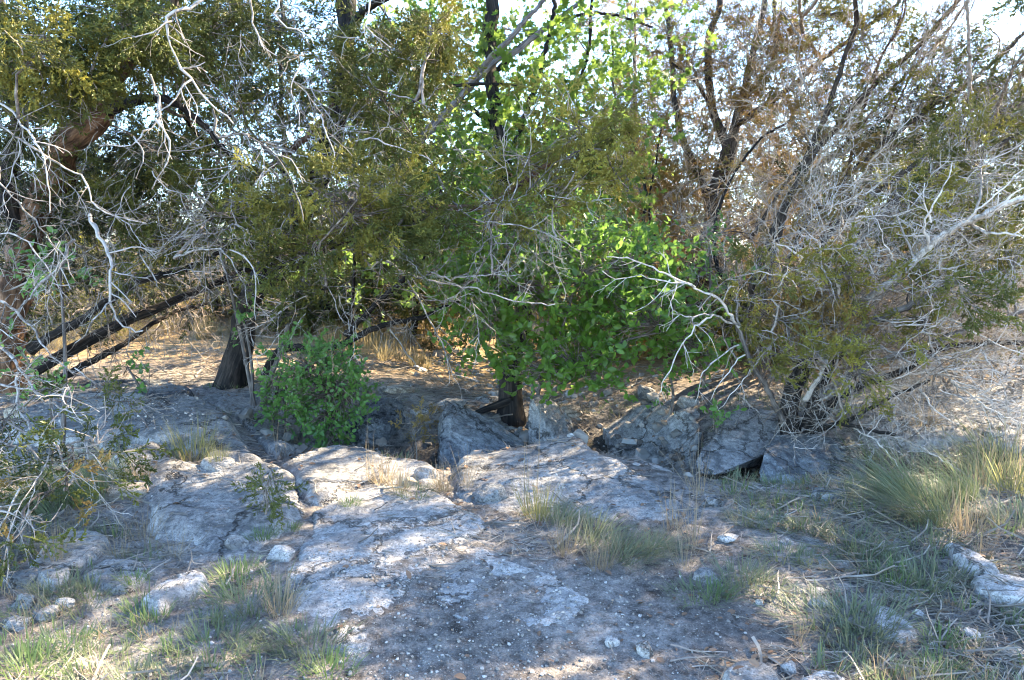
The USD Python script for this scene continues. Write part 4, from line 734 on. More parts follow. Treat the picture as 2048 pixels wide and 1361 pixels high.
for L_, r_ in [
    ([(1478, 655, 6.2), (1440, 605, 6.0), (1390, 577, 5.9), (1330, 550, 5.8), (1270, 525, 5.8), (1215, 515, 5.8)], .016), ([(1390, 575, 5.9), (1340, 562, 5.8), (1280, 550, 5.8), (1230, 556, 5.8), (1205, 540, 5.8)], .011),
    ([(1475, 648, 6.2), (1420, 635, 6.0), (1380, 635, 5.9), (1345, 628, 5.9)], .012), ([(1478, 690, 6.2), (1435, 720, 6.1), (1402, 755, 6.0), (1390, 805, 6.0)], .009), ([(1425, 630, 6.0), (1395, 650, 5.9), (1360, 705, 5.9), (1340, 745, 5.9), (1312, 808, 5.9)], .010),
    ([(1385, 635, 5.9), (1390, 670, 5.9), (1410, 700, 5.9)], .006), ([(1340, 560, 5.8), (1290, 610, 5.8), (1265, 625, 5.8)], .006), ([(1490, 710, 6.2), (1450, 760, 6.1), (1420, 800, 6.1)], .007), ([(1500, 740, 6.2), (1470, 780, 6.1), (1440, 820, 6.1)], .007),
    ([(1660, 660, 6.4), (1640, 585, 6.2), (1615, 535, 6.1), (1590, 505, 6.1), (1555, 490, 6.1)], .018), ([(1722, 608, 6.3), (1740, 545, 6.1), (1722, 490, 6.0), (1700, 450, 6.0)], .012), ([(1860, 500, 6.0), (1850, 440, 5.8), (1880, 400, 5.7), (1900, 360, 5.7), (1905, 325, 5.7)], .014),
    ([(1862, 445, 5.8), (1845, 400, 5.7), (1850, 365, 5.7)], .009), ([(1945, 452, 5.9), (1990, 465, 5.7), (2070, 472, 5.6)], .018), ([(1975, 435, 5.8), (2010, 400, 5.6), (2060, 370, 5.6)], .014), ([(1900, 470, 5.9), (1960, 420, 5.6), (2000, 380, 5.6), (2060, 330, 5.5)], .012),
    ([(1800, 550, 6.1), (1770, 500, 5.9), (1760, 455, 5.8), (1740, 420, 5.8)], .011), ([(1700, 630, 6.3), (1680, 580, 6.1), (1650, 540, 6.0), (1640, 490, 6.0), (1600, 450, 6.0)], .012),
    ([(1830, 698, 6.2), (1900, 715, 6.0), (2030, 725, 5.9)], .014), ([(1868, 706, 6.0), (1895, 755, 5.9), (1932, 808, 5.8)], .013), ([(1690, 690, 6.3), (1780, 700, 6.1), (1850, 740, 5.9), (1960, 760, 5.8), (2070, 790, 5.8)], .012),
    ([(1900, 640, 6.2), (1980, 680, 5.9), (2070, 720, 5.8)], .012), ([(1640, 800, 6.5), (1690, 790, 6.2), (1720, 840, 6.0), (1740, 900, 5.9)], .009), ([(1620, 858, 6.5), (1590, 868, 6.1), (1583, 915, 5.9), (1600, 960, 5.8)], .009),
    ([(1700, 850, 6.2), (1750, 882, 5.9), (1800, 935, 5.7), (1830, 960, 5.6)], .010), ([(1780, 868, 5.9), (1860, 900, 5.6), (1930, 950, 5.4), (1965, 1000, 5.3)], .010), ([(1590, 820, 6.5), (1560, 850, 6.2), (1545, 880, 6.1), (1500, 915, 6.0)], .008),
    ([(1680, 670, 6.3), (1720, 700, 6.1), (1760, 760, 6.0), (1800, 800, 6.0)], .009), ([(1750, 630, 6.2), (1800, 650, 6.0), (1870, 650, 5.9), (1950, 640, 5.9), (2060, 650, 5.9)], .010), ([(1660, 700, 6.4), (1600, 690, 6.2), (1560, 670, 6.1), (1520, 660, 6.1)], .009),
    ([(1620, 600, 6.2), (1580, 560, 6.1), (1530, 545, 6.1), (1490, 550, 6.1)], .009), ([(1770, 580, 6.1), (1820, 590, 5.9), (1880, 570, 5.8), (1960, 560, 5.8)], .009), ([(1650, 720, 6.4), (1680, 745, 6.1), (1705, 790, 6.0), (1690, 830, 6.0)], .008),
    ([(1900, 760, 6.0), (1960, 800, 5.8), (2050, 850, 5.7)], .010), ([(1960, 700, 6.0), (2000, 760, 5.8), (2020, 830, 5.7)], .009), ([(1840, 780, 6.1), (1880, 830, 5.8), (1920, 850, 5.7)], .009)]:
    S.dead(L_, r_, SV, lev=1, side=.28, dens=1.15, pull=(.1, 0, -.15))
for a in [('jg', 1880, 335, 6.6, 100, 60, 90), ('jg', 1990, 190, 7.0, 60, 60, 40), ('jg', 1760, 420, 6.8, 70, 50, 36), ('jg', 2000, 430, 6.5, 90, 70, 70), ('jg', 1890, 470, 6.6, 90, 50, 50), ('jg', 1925, 578, 5.6, 65, 40, 70), ('jg', 1780, 480, 6.5, 60, 50, 30), ('jo', 1630, 565, 6.2, 70, 50, 36), ('jb', 1560, 620, 6.3, 60, 40, 26),
          ('jo', 1640, 718, 5.8, 55, 22, 40), ('jo', 1715, 735, 5.8, 45, 20, 32), ('jo', 1560, 560, 6.2, 70, 50, 40), ('jo', 1450, 640, 6.3, 40, 40, 20), ('jo', 1850, 640, 6.0, 90, 40, 36), ('jo', 1700, 560, 6.1, 70, 40, 36), ('jo', 1780, 400, 6.3, 80, 60, 44), ('jo', 2030, 520, 6.0, 60, 50, 36), ('jo', 1500, 610, 6.3, 60, 40, 24), ('jo', 2020, 600, 6.0, 50, 40, 26), ('jo', 1740, 600, 6.1, 80, 40, 26), ('jb', 1700, 650, 6.2, 80, 40, 26), ('jo', 1960, 330, 6.3, 90, 70, 50), ('jo', 1840, 560, 6.3, 80, 40, 26), ('jo', 1540, 690, 6.1, 40, 20, 12), ('jb', 1620, 640, 6.2, 60, 40, 20), ('jg', 1480, 560, 6.6, 60, 50, 26),
          ('jg', 2260, 420, 6.2, 150, 150, 60), ('jg', 2300, 650, 6.0, 200, 120, 60)]:
    S.blob(*a[:6], max(8, int(a[6] * (.55 if a[0] == 'jg' and a[1] < 2100 else .8))), rz=.3, size=.95, out=(.4, 0, .3))
for a in [('ts', 1680, 490, 6.3, 130, 70, 70), ('ts', 1810, 560, 6.2, 130, 60, 70), ('ts', 1930, 650, 6.2, 130, 60, 70), ('ts', 1760, 350, 6.6, 130, 80, 40), ('ts', 1940, 380, 6.3, 110, 80, 50), ('tw', 1700, 640, 6.4, 130, 60, 36), ('ts', 1850, 740, 6.1, 150, 50, 44), ('ts', 1980, 740, 6.0, 100, 60, 30), ('tw', 1680, 790, 6.3, 100, 50, 34), ('tw', 1720, 880, 6.0, 110, 40, 30), ('ts', 1960, 520, 6.2, 110, 80, 34), ('ts', 1850, 430, 6.3, 130, 60, 34), ('tg', 1600, 600, 6.9, 130, 110, 90), ('tg', 1750, 520, 7.0, 150, 90, 90), ('tg', 1900, 600, 6.8, 150, 90, 90), ('tg', 1820, 740, 6.7, 170, 50, 90), ('tg', 1980, 800, 6.6, 90, 50, 50), ('ts', 1800, 800, 6.2, 150, 30, 46), ('tg', 1990, 480, 6.8, 90, 110, 60), ('tg', 1700, 720, 6.6, 110, 60, 50), ('tw', 1530, 740, 6.4, 80, 60, 30), ('tw', 1480, 620, 6.3, 90, 60, 24), ('tg', 1850, 640, 6.9, 200, 90, 60), ('tw', 1900, 830, 6.0, 140, 40, 34)]:
    S.blob(*a, rz=.3, size=.75, out=(.8, 0, .0), link=False)
S.done()

# ------------------------------------------------------------------ leafy shrubs: the leaves nearest to the camera are parts of their own
def leafy(name, label, base, blobs, size, material, seed, stems, nparts, cat='shrub', dens=2.4):
    rng = np.random.default_rng(seed); t = thing(name, label, cat, base)
    P = []
    for (px, py, Y, rx, ry, n, rz) in blobs:
        c = at(px, py, Y); m = Y / FPX; k = max(3, int(n * dens) // 9)
        # short leafy shoots
        u = unit(rng.normal(0, 1, (k, 3))) * rng.uniform(.15, 1, (k, 1)) ** .5; o = c + u * [rx * m, rz, ry * m]
        st = min(stems, key=lambda s: np.linalg.norm(s[-1] - c)); e = st[-1]
        for q in o:
            a = catmull([e * .6 + c * .4, c * .4 + q * .6 + rng.normal(0, .04, 3), q], .08); TWG.append(tube(a, np.linspace(.005, .002, len(a)), 3))
            d0 = unit(q - c + rng.normal(0, .12, 3) + [0, 0, .1]); sh = wander(rng, q, d0, size * 3.4, 6, .2); TWG.append(tube(sh, np.linspace(.002, .001, 7), 3))
            for s in np.linspace(0.05, 1, 9):
                i = min(int(s * 6), 5); b_ = sh[i] + (sh[i + 1] - sh[i]) * (s * 6 - i); P.append((b_, unit(unit(sh[i + 1] - sh[i]) * .6 + rng.normal(0, .75, 3) + [0, -.15, .1]), size * rng.uniform(.5, 1.25)))
    V, F = OVAL; allv = []
    for o, d, s in P:
        nrm = unit(rng.normal(0, .7, 3) + [0, -.5, .6]); x = unit(np.cross(d, nrm)); z = np.cross(x, d); allv.append(o + (V * s) @ np.stack([x, d, z]))
    order = np.argsort([(v[0, 1]) for v in allv]); front, rest = order[:nparts * 3][::3], None
    fs = set(front.tolist()); rest = [k for k in order if k not in fs]
    for k in front: put('leaf', allv[k], F, material, t, True)
    put('leaves', *join([(allv[k], F) for k in rest]), material, t, True, kind='stuff')
    for s, r0, r1 in [(s_, .02, .008) for s_ in stems]:
        c = catmull(s, .05); v, f, uv = tube(c, np.linspace(r0, r1, len(c)), 8, True); put('stem', v, f, 'grey_bark', t, True, uv)
    put('twigs', *join(TWG), 'twig_wood', t, kind='stuff'); TWG.clear()
TWG = []
b = onto(1085, 850); Y0 = 7.0
st = [[at(1060, 842, 7.3), at(1065, 750, 7.2), at(1040, 640, 7.1), at(1010, 540, 7.0)], [at(1062, 842, 7.3), at(1090, 740, 7.1), at(1130, 640, 7.0), at(1160, 530, 7.0)], [at(1064, 842, 7.3), at(1130, 760, 7.1), at(1230, 690, 7.0), at(1340, 660, 7.0)], [at(1066, 840, 7.3), at(1110, 780, 7.1), at(1170, 750, 7.0)]]
leafy('green_shrub', 'large bright green shrub with oval leaves before the dark centre trunk', at(1063, 845, 7.3), [
    (1080, 600, 7.0, 130, 90, 330, .4), (1000, 545, 7.0, 90, 70, 190, .35), (1180, 560, 7.0, 130, 90, 320, .4), (1285, 640, 7.0, 110, 75, 270, .35), (1385, 690, 7.1, 60, 50, 120, .3), (965, 650, 7.0, 75, 70, 170, .3),
    (1130, 710, 6.9, 120, 60, 260, .35), (1060, 735, 6.9, 60, 35, 60, .3), (1020, 470, 7.2, 110, 50, 150, .35), (1150, 470, 7.2, 130, 50, 170, .35), (1290, 530, 7.2, 90, 60, 120, .35), (1190, 750, 6.9, 60, 35, 60, .25), (910, 590, 7.2, 40, 50, 50, .25), (1340, 600, 7.1, 70, 60, 110, .3)], .070, 'shrub_leaf', 21, st, 300, dens=3.6)
b = onto(545, 880)
st = [[at(545, 868, 6.9), at(550, 800, 6.8), at(570, 720, 6.7)], [at(600, 880, 6.9), at(620, 800, 6.7), at(640, 740, 6.6)], [at(640, 890, 6.9), at(660, 850, 6.7), at(690, 790, 6.6)]]
leafy('leafy_bush', 'small bush with dense little green leaves hanging over the rock crack at the left', at(600, 890, 6.9), [
    (600, 730, 6.6, 70, 60, 260, .22), (650, 780, 6.5, 80, 60, 340, .25), (570, 810, 6.6, 45, 40, 130, .2), (690, 790, 6.5, 50, 60, 200, .2), (640, 850, 6.5, 60, 45, 190, .2), (660, 720, 6.7, 50, 40, 130, .2), (535, 800, 6.6, 30, 30, 50, .15), (655, 895, 6.5, 30, 20, 40, .15)], .043, 'bush_leaf', 22, st, 220, dens=2.7)
for (px, py, Y, lab, sd, bl) in [
    (110, 640, 5.6, 'sprig of broad green leaves in front of the shaggy trunk at the left edge', 23, [(120, 535, 5.6, 45, 30, 90, .15), (60, 560, 5.6, 50, 25, 70, .15), (25, 575, 5.6, 25, 30, 40, .15)]),
    (80, 830, 4.9, 'small green leafy plant low among the dead twigs at the left edge', 24, [(100, 775, 4.9, 45, 15, 60, .12), (50, 740, 4.9, 40, 25, 50, .12), (20, 690, 4.9, 20, 30, 30, .12)]),
    (290, 850, 6.9, 'thin leafy seedling standing on the long rock shelf', 25, [(255, 735, 6.9, 12, 10, 18, .06), (285, 770, 6.9, 12, 10, 18, .06)]),
    (1430, 900, 6.4, 'small green plant growing beside the upper edge of the tilted slab', 26, [(1430, 840, 6.4, 14, 20, 40, .08), (1425, 860, 6.4, 14, 14, 20, .08)]),
    (1340, 830, 7.6, 'low green shrub in the shade behind the dappled slab', 27, [(1340, 750, 7.6, 40, 30, 70, .2), (1400, 740, 7.7, 40, 40, 80, .2), (1335, 800, 7.5, 20, 20, 30, .15)]),
    (500, 690, 7.0, 'sunlit leafy shoot in front of the thick dark leaning trunk', 28, [(490, 650, 7.0, 22, 20, 36, .1), (510, 630, 7.0, 15, 15, 20, .1)]),
    (1410, 600, 8.3, 'green-leaved bush between the large shrub and the many-stemmed juniper', 29, [(1420, 500, 8.3, 60, 50, 120, .3), (1460, 530, 8.3, 50, 40, 90, .3), (1400, 570, 8.3, 50, 40, 90, .3)]),
    (500, 480, 7.0, 'vine of bright green leaves hanging between the junipers at upper left', 30, [(410, 390, 6.9, 60, 30, 70, .25), (500, 400, 7.0, 60, 40, 80, .25), (470, 440, 7.0, 60, 30, 60, .25), (330, 170, 7.2, 30, 40, 40, .2), (400, 260, 7.2, 40, 60, 60, .2)])]:
    base = at(px, py, Y); base[2] = min(base[2], float(ztop(base[0], base[1])[0]))
    e = at(bl[0][0], bl[0][1], Y); g = base.copy(); g[2] = float(ztop(g[0], g[1])[0]) - .02
    leafy('leafy_plant', lab, g, bl, .055 if Y > 5 else .045, 'bush_leaf', sd, [[g, (g + e) / 2 + [.03, 0, 0], e]], 30, 'plant', dens=1.1)

# ------------------------------------------------------------------ background: field grass and shrubs in the sun
def tuft(seed, n, h, spread, lean, w, droop=.8, dirbias=(0, 0)):
    rng = np.random.default_rng(seed); V, F, c = [], [], 0
    for k in range(n):
        a = rng.uniform(0, 2 * np.pi); r0 = spread * rng.uniform(0, 1) ** .5 * .35; L = h * rng.uniform(.45, 1.15)
        p0 = np.array([r0 * math.cos(a), r0 * math.sin(a), -.01]); o = np.array([math.cos(a), math.sin(a), 0]) * rng.uniform(.1, 1) * lean + np.array([dirbias[0], dirbias[1], 0]) + rng.normal(0, .12, 3) * [1, 1, 0]
        s = np.linspace(0, 1, 6)[:, None]; d = o * s * L + np.array([0, 0, 1]) * (s - droop * .5 * np.linalg.norm(o) * s ** 2) * L
        P = p0 + d; x = np.array([-math.sin(a + rng.normal(0, .5)), math.cos(a), 0]); ww = (w * rng.uniform(.7, 1.3) * np.array([.8, 1, .9, .7, .45, .08]))[:, None]
        P[:, 2] = np.maximum(P[:, 2], .004 + .01 * rng.uniform())
        V.append(np.stack([P - x * ww, P + x * ww], 1).reshape(-1, 3)); j = np.arange(5) * 2
        F.append(np.concatenate([np.stack([j, j + 1, j + 3], 1), np.stack([j, j + 3, j + 2], 1)]) + c); c += 12
    return np.vstack(V), np.vstack(F)
rng = np.random.default_rng(41)
n = 6500; Yb = rng.uniform(9.5, 34, n) ; xb = rng.uniform(-.72, .72, n) * Yb
dens = meshkit.fbm(np.stack([xb * .5, Yb * .5, 0 * xb], -1), 3, 3)
keep = (dens > .44) & ~((Yb < 12) & (seg_dist(xb, Yb, GUL2) < 1.1)); xb, Yb = xb[keep], Yb[keep]
zb = hs(xb, Yb); up = np.repeat([[0, 0, 1.0]], len(xb), 0)
tf = [(f'tuft_{k}', (*tuft(60 + k, 46, .34, .22, .55, .004), 'field_grass', False)) for k in range(3)]
p = scatter('/World/field_grass', tf, np.stack([xb, Yb, zb], -1), frames(up + rng.normal(0, .05, up.shape), rng), rng.uniform(.4, 1.0, len(xb)), rng.integers(0, 3, len(xb)))
tag(p, 'dry yellow grass covering the sunlit ground behind the trees', 'grass')
bk = [  # px, py centre, depth, rx px, ry px, kind, label
    (150, 470, 13, 200, 150, 'jd', 'dark evergreen shrub far back at the left edge'), (420, 500, 14, 170, 120, 'jg', 'green juniper shrub far back behind the leaning trunks'),
    (330, 250, 15, 170, 190, 'jd', 'dark juniper far back behind the shaggy trunk'), (560, 180, 13, 90, 250, 'jd', 'slim dark juniper far back against the sky patches at upper left'),
    (680, 480, 16, 160, 110, 'jg', 'olive juniper shrub far back left of centre'), (900, 480, 17, 150, 110, 'jo', 'golden juniper shrub far back in the centre'), (1120, 450, 18, 160, 120, 'jg', 'green juniper far back behind the bright shrub'),
    (1310, 480, 16, 110, 120, 'jb', 'browning juniper shrub far back right of centre'), (1520, 520, 15, 150, 130, 'jb', 'brown and olive juniper shrub far back behind the fanned stems'), (1760, 500, 15, 170, 140, 'jo', 'golden juniper shrub far back at the right'), (1980, 470, 14, 150, 150, 'jo', 'yellow-green juniper shrub far back at the right edge'),
    (1270, 170, 19, 80, 220, 'jb', 'tall slim brown juniper far back against the sky'), (770, 200, 18, 110, 200, 'jg', 'tall green juniper far back left of the bright lobed leaves'), (30, 250, 12, 160, 260, 'jd', 'tall dark juniper behind the left edge'),
      (1450, 330, 17, 120, 120, 'jb', 'brown juniper far back seen between the forked stems'), (1640, 340, 17, 120, 110, 'jo', 'golden juniper far back seen between the fanned stems'), (1830, 330, 16, 130, 110, 'jo', 'golden-green juniper far back above the silver branches'), (1260, 330, 18, 90, 140, 'jo', 'golden juniper far back just above the bright green shrub'),
      (120, 545, 15, 150, 60, 'jo', 'low golden bush far back under the leaning trunks at the left'), (400, 545, 16, 150, 60, 'jb', 'low brown bush far back just left of the dark leaning trunk'), (590, 540, 15, 120, 60, 'jo', 'low golden bush far back just right of the dark leaning trunk'), (760, 520, 14, 130, 60, 'jg', 'low olive bush far back between the two dark trunks'),
      (1880, 560, 13, 190, 80, 'jo', 'wide golden bush far back behind the silver branches'), (1640, 570, 13, 140, 70, 'jb', 'wide brown bush far back behind the leaning stub branch'), (1330, 580, 14, 130, 70, 'jo', 'low golden bush far back right of the bright green shrub'),
      (1010, 380, 12.2, 190, 90, 'ov', 'leafy green bush far back behind the dark centre trunk'),
      (820, 560, 12.5, 130, 70, 'jo', 'low golden juniper bush in the sunny clearing left of the centre trunk'), (640, 560, 12, 110, 70, 'jg', 'low olive juniper bush right of the dark leaning trunk, in the clearing'), (1230, 590, 11.5, 120, 80, 'jb', 'low brown juniper bush directly behind the bright green shrub'), (1480, 620, 11, 120, 80, 'jo', 'low golden-olive juniper bush under the fanned stems'), (1700, 620, 10.5, 140, 80, 'jb', 'low browning juniper bush behind the silver branches'), (1950, 610, 10.5, 150, 90, 'jo', 'low yellow-green juniper bush behind the silver branches at the right edge'), (230, 590, 12, 150, 60, 'jo', 'low golden juniper bush seen under the leaning trunks')]
for k, (px, py, Y, rx, ry, kd, lab) in enumerate(bk):
    c = at(px, py, Y); m = Y / FPX; g = np.array([c[0], Y, float(hs(c[0], Y))])
    T = Tree('background_juniper' if kd != 'ov' else 'background_bush', lab, g, 'tree' if ry > 90 and kd != 'ov' else 'shrub', seed=500 + k); top = at(px, py - ry * .8, Y)
    T.wood('trunk', [g - [0, 0, .1], (g + c) / 2 + [.1, 0, 0], c, top], max(.05, .012 * Y * .5), .02, 'dark_bark', world=True)
    lo = at(px, (py + ry), Y)
    for q in range(9):
        a = T.rng.uniform(-.9, .9); bz = T.rng.uniform(-1, .9)
        T.blob(kd if q % 4 or kd == 'ov' else ('jd' if kd != 'jb' else 'jg'), px + a * rx * (1 - .5 * max(bz, 0)), py - bz * ry, Y + T.rng.uniform(-.8, .8), rx * .42, ry * .34, 42 if py > 300 else 28, rz=.8, size=1.9, link=q % 2 == 0)
    for q in range(4): T.blob('tg' if px > 1200 else 'td', px + T.rng.uniform(-.6, .6) * rx, py + ry * T.rng.uniform(-.3, .8), Y, rx * .5, ry * .4, 16, rz=.7, size=1.6, link=False)
    T.done()

for k, (px, py, Y, rx, ry, lab) in enumerate([(1700, 705, 8.0, 110, 45, 'dry twiggy brush directly behind the trunk of the low right-hand juniper'), (1880, 700, 7.8, 120, 50, 'dry twiggy brush behind the low branches at the right'), (2030, 710, 7.4, 100, 55, 'dry twiggy brush at the right edge above the flat bedrock'), (1800, 640, 8.6, 150, 60, 'dry twiggy brush farther back behind the silver branches'), (1960, 640, 8.4, 130, 60, 'dry twiggy brush farther back at the right edge'), (1540, 680, 8.4, 80, 60, 'dry twiggy brush between the green shrub and the right-hand juniper')]):
    c = at(px, py, Y); g = np.array([c[0], Y, float(hs(c[0], Y))]); T = Tree('dry_brush', lab, g, 'brush', seed=800 + k)
    for q in range(5): T.wood('stem', [g + [T.rng.normal(0, .08), T.rng.normal(0, .08), -.05], (g + c) / 2 + T.rng.normal(0, .12, 3), c + T.rng.normal(0, .25, 3) * [1.3, .6, .6] + [.1, 0, .1]], .016, .006, 'grey_bark', world=True)
    T.blob('tg', px, py, Y, rx, ry, 70, rz=.35, size=1.0, out=(.5, 0, .3), link=False); T.blob('tw', px, py + 10, Y - .1, rx, ry, 26, rz=.3, size=1.0, out=(.5, 0, .2), link=False); T.blob('jo' if k % 2 else 'jb', px, py - 15, Y, rx, ry * .7, 26, rz=.3, size=1.0); T.done()

# ------------------------------------------------------------------ grasses in front
KT = {'short': (tuft(1, 170, .115, .42, 1.3, .0022, .95), 'grey_grass'), 'green': (tuft(2, 190, .13, .40, 1.15, .0024, .95), 'green_grass'), 'lush': (tuft(3, 110, .12, .32, 1.0, .0025, .9), 'lush_grass'), 'dry': (tuft(4, 90, .26, .2, .8, .0016), 'dry_grass_blade'),
      'long': (tuft(5, 330, .60, .40, .8, .0021, 1.15, (-.65, -.15)), 'grey_grass'), 'upright': (tuft(6, 150, .26, .26, .6, .0016, .7), 'gold_grass'), 'drape': (tuft(7, 260, .25, .42, .9, .0022, 1.15, (.40, -.25)), 'green_grass'), 'stem': (tuft(8, 9, .55, .16, .22, .0016, .3), 'dry_grass_blade'), 'wisp': (tuft(9, 34, .38, .2, .55, .0014, .7), 'dry_grass_blade')}
for k, (m, lk) in KT.items():
    cp = stage.CreateClassPrim(f'/World/grass_kind_{k}'); usdkit.mesh(stage, f'/World/grass_kind_{k}/blades', m, LK[lk], smooth=False)
TU = [  # px, py, kind, scale, label
    (388, 918, 'upright', 1.25, 'upright yellow-green grass tuft in the sun on the rock shelf at the left'), (375, 920, 'dry', .7, 'dry straw at the foot of the upright yellow-green tuft'), (435, 905, 'upright', .6, 'thin green blades just right of the upright yellow-green tuft'),
    (1075, 1040, 'upright', 1.0, 'grass tuft with tall dry stems at the lower edge of the great pale slab'), (1060, 1030, 'stem', 1.1, 'tall dry grass stalks rising in front of the great pale slab'), (1130, 1050, 'drape', .72, 'dark green tuft spreading over the edge of the great pale slab'), (1190, 1085, 'drape', .85, 'big drooping green tuft in the middle of the grass strip below the great slab'), (1250, 1120, 'drape', .8, 'drooping green tuft at the right end of the grass strip below the great slab'), (1310, 1105, 'drape', .65, 'smaller green tuft right of the grass strip below the great slab'), (1130, 1110, 'dry', .9, 'greyish dry tuft beneath the drooping green tufts'), (1200, 1140, 'dry', .8, 'dry tuft in the soil under the big drooping tuft'),
    (1340, 1060, 'wisp', .9, 'thin dry wisps on the lower end of the great pale slab'), (1400, 990, 'wisp', 1.1, 'tall dry wisps in front of the tilted slab'), (1390, 1090, 'wisp', 1.0, 'dry wisps right of the drooping green tufts'), (1445, 960, 'stem', .8, 'dry stalks leaning before the gap under the tilted slab'),
    (765, 965, 'dry', .8, 'dry tuft with long straws on the narrow rock ledge'), (740, 950, 'stem', .8, 'thin dry stalks left of the dry tuft on the narrow ledge'), (885, 985, 'dry', .8, 'grey dry tuft at the left foot of the great pale slab'), (930, 975, 'wisp', .8, 'dry wisps on the left corner of the great pale slab'), (830, 990, 'short', .9, 'short grass clump above the whitish bedrock'), (800, 985, 'dry', .9, 'straw clump between the two dry tufts above the whitish bedrock'),
    (600, 890, 'wisp', .9, 'pale hanging straws under the small leafy bush'), (560, 900, 'stem', .7, 'single dry stalks in the rock crack under the small leafy bush'),
    (1860, 1045, 'long', .95, 'largest tuft of long drooping grass at the right, bent to the left'), (1800, 1000, 'long', .8, 'long drooping grass behind and left of the largest tuft at the right'), (1930, 1000, 'long', .75, 'long grass just right of the largest drooping tuft'), (2020, 990, 'upright', 1.35, 'sunlit yellow-green grass clump at the right edge'), (2040, 1050, 'green', 1.5, 'bushy green clump at the right edge below the sunlit grass'), (1990, 940, 'long', 1.0, 'long straw-coloured grass behind the sunlit clump at the right edge'), (1730, 960, 'long', .8, 'long grass flowing over the broad dark boulder'), (1960, 900, 'dry', 1.6, 'dry grass on the flat bedrock at the right'), (1840, 930, 'dry', 1.5, 'dry grass under the drooping dead twigs at the right'), (1930, 1065, 'dry', 1.2, 'flattened straw below the largest drooping tuft'), (2045, 900, 'wisp', 1.3, 'thin straw standing at the right edge beside the flat bedrock'),
    (1490, 1045, 'green', .8, 'small green tuft at the lower right corner of the great pale slab'), (1545, 1055, 'short', .9, 'low tuft right of the small green tuft by the great slab'), (1620, 1062, 'green', .95, 'green tuft below the stone in the long grass'), (1705, 1095, 'short', 1.2, 'wide low grey-green tuft left of the largest drooping tuft'), (1740, 1110, 'green', .8, 'little green tuft under the wide grey-green tuft'), (1855, 1085, 'short', 1.1, 'low tuft directly below the largest drooping tuft'), (1480, 1160, 'green', 1.0, 'green tuft right of the flat angular stone'), (1395, 1195, 'short', .9, 'grey-green tuft below the flat angular stone'), (1430, 1190, 'lush', .8, 'bright blades at the lower edge of the flat angular stone'), (1560, 1115, 'short', .9, 'low tuft in the middle of the right-hand soil slope'), (1620, 1125, 'short', .7, 'small tuft right of the middle of the soil slope'), (1370, 1140, 'wisp', .8, 'dry wisps left of the flat angular stone'),
    (1640, 1240, 'short', 1.25, 'broad grey-green cushion of grass at lower right'), (1725, 1245, 'green', 1.3, 'dense green cushion right of the broad grey-green one'), (1715, 1290, 'green', 1.0, 'green tuft at the foot of the dense green cushion'), (1790, 1160, 'lush', 1.0, 'bright green blades in the right-hand grass patch'), (1850, 1165, 'green', 1.2, 'biggest green tuft of the right-hand grass patch'), (1905, 1140, 'short', 1.0, 'grey-green tuft beside the long pale flat stone'), (1810, 1190, 'short', 1.0, 'low tuft at the lower edge of the right-hand grass patch'), (1880, 1285, 'lush', .8, 'lonely green sprout in the bare soil at lower right'), (1960, 1110, 'wisp', .7, 'thin straws over the long pale flat stone'), (1760, 1130, 'short', 1.0, 'pale tuft at the upper edge of the right-hand grass patch'), (2035, 1250, 'lush', .6, 'green blades at the right edge below the pale flat stone'), (1530, 1180, 'short', .8, 'tuft beside the tiny white stone'), (1600, 1290, 'wisp', .5, 'thin brown stubble above the large grey flat stone'), (1880, 1340, 'lush', .7, 'young green grass at the bottom edge on the right'),
    (110, 1120, 'dry', .8, 'yellowish dry tuft on the half-buried rock at the left edge'), (240, 1120, 'wisp', .6, 'thin straws by the buried pale rock'), (290, 1090, 'wisp', .8, 'fine green-grey blades in front of the sunflecked shelf'), (525, 1060, 'lush', .7, 'green sprout at the right corner of the sunflecked shelf'), (580, 1060, 'lush', .5, 'small weed between the sunflecked shelf and the whitish bedrock'), (470, 1160, 'lush', 1.0, 'bright grass patch left of the whitish bedrock, upper part'), (500, 1215, 'short', 1.15, 'wide grey-green tuft left of the whitish bedrock'), (560, 1230, 'dry', .9, 'straw tuft touching the left edge of the whitish bedrock'), (430, 1300, 'short', 1.1, 'low spreading tuft at the bottom left of centre'), (620, 1300, 'green', 1.0, 'thin green tuft below the whitish bedrock'), (655, 1350, 'lush', .9, 'bright green grass at the bottom edge below the whitish bedrock'), (560, 1290, 'short', .7, 'small grey tuft left of the thin green tuft'), (285, 1235, 'lush', .9, 'green tuft below the flaky pale rock'), (270, 1180, 'lush', .6, 'green sprout left of the flaky pale rock'), (60, 1340, 'lush', 1.1, 'bright grass at the bottom left corner'), (140, 1300, 'lush', .9, 'green grass above the bottom left corner'), (200, 1330, 'short', .9, 'grey-green grass right of the bottom left corner'), (120, 1165, 'green', .8, 'grassy tuft above the row of three round stones'), (190, 1185, 'short', .8, 'grass around the buried pale rock at the left'), (700, 1010, 'lush', .6, 'soft green weed at the upper edge of the whitish bedrock'), (350, 1120, 'wisp', .6, 'thin straws in the sunny soil in front of the left shelf'),
    (170, 1010, 'long', .8, 'long dark grass under the low juniper branch at the left'), (230, 985, 'long', .75, 'long grass stems reaching right from the low juniper branch'), (90, 1030, 'long', .7, 'long grass at the left edge behind the half-buried rock'), (215, 1000, 'stem', 1.2, 'pair of tall straw stalks at the left in front of the shelf'), (50, 1000, 'dry', 1.2, 'tangled dry grass at the left edge below the dead twigs'), (285, 930, 'dry', .8, 'dry grass behind the sunflecked shelf at the left')]
rng = np.random.default_rng(44)
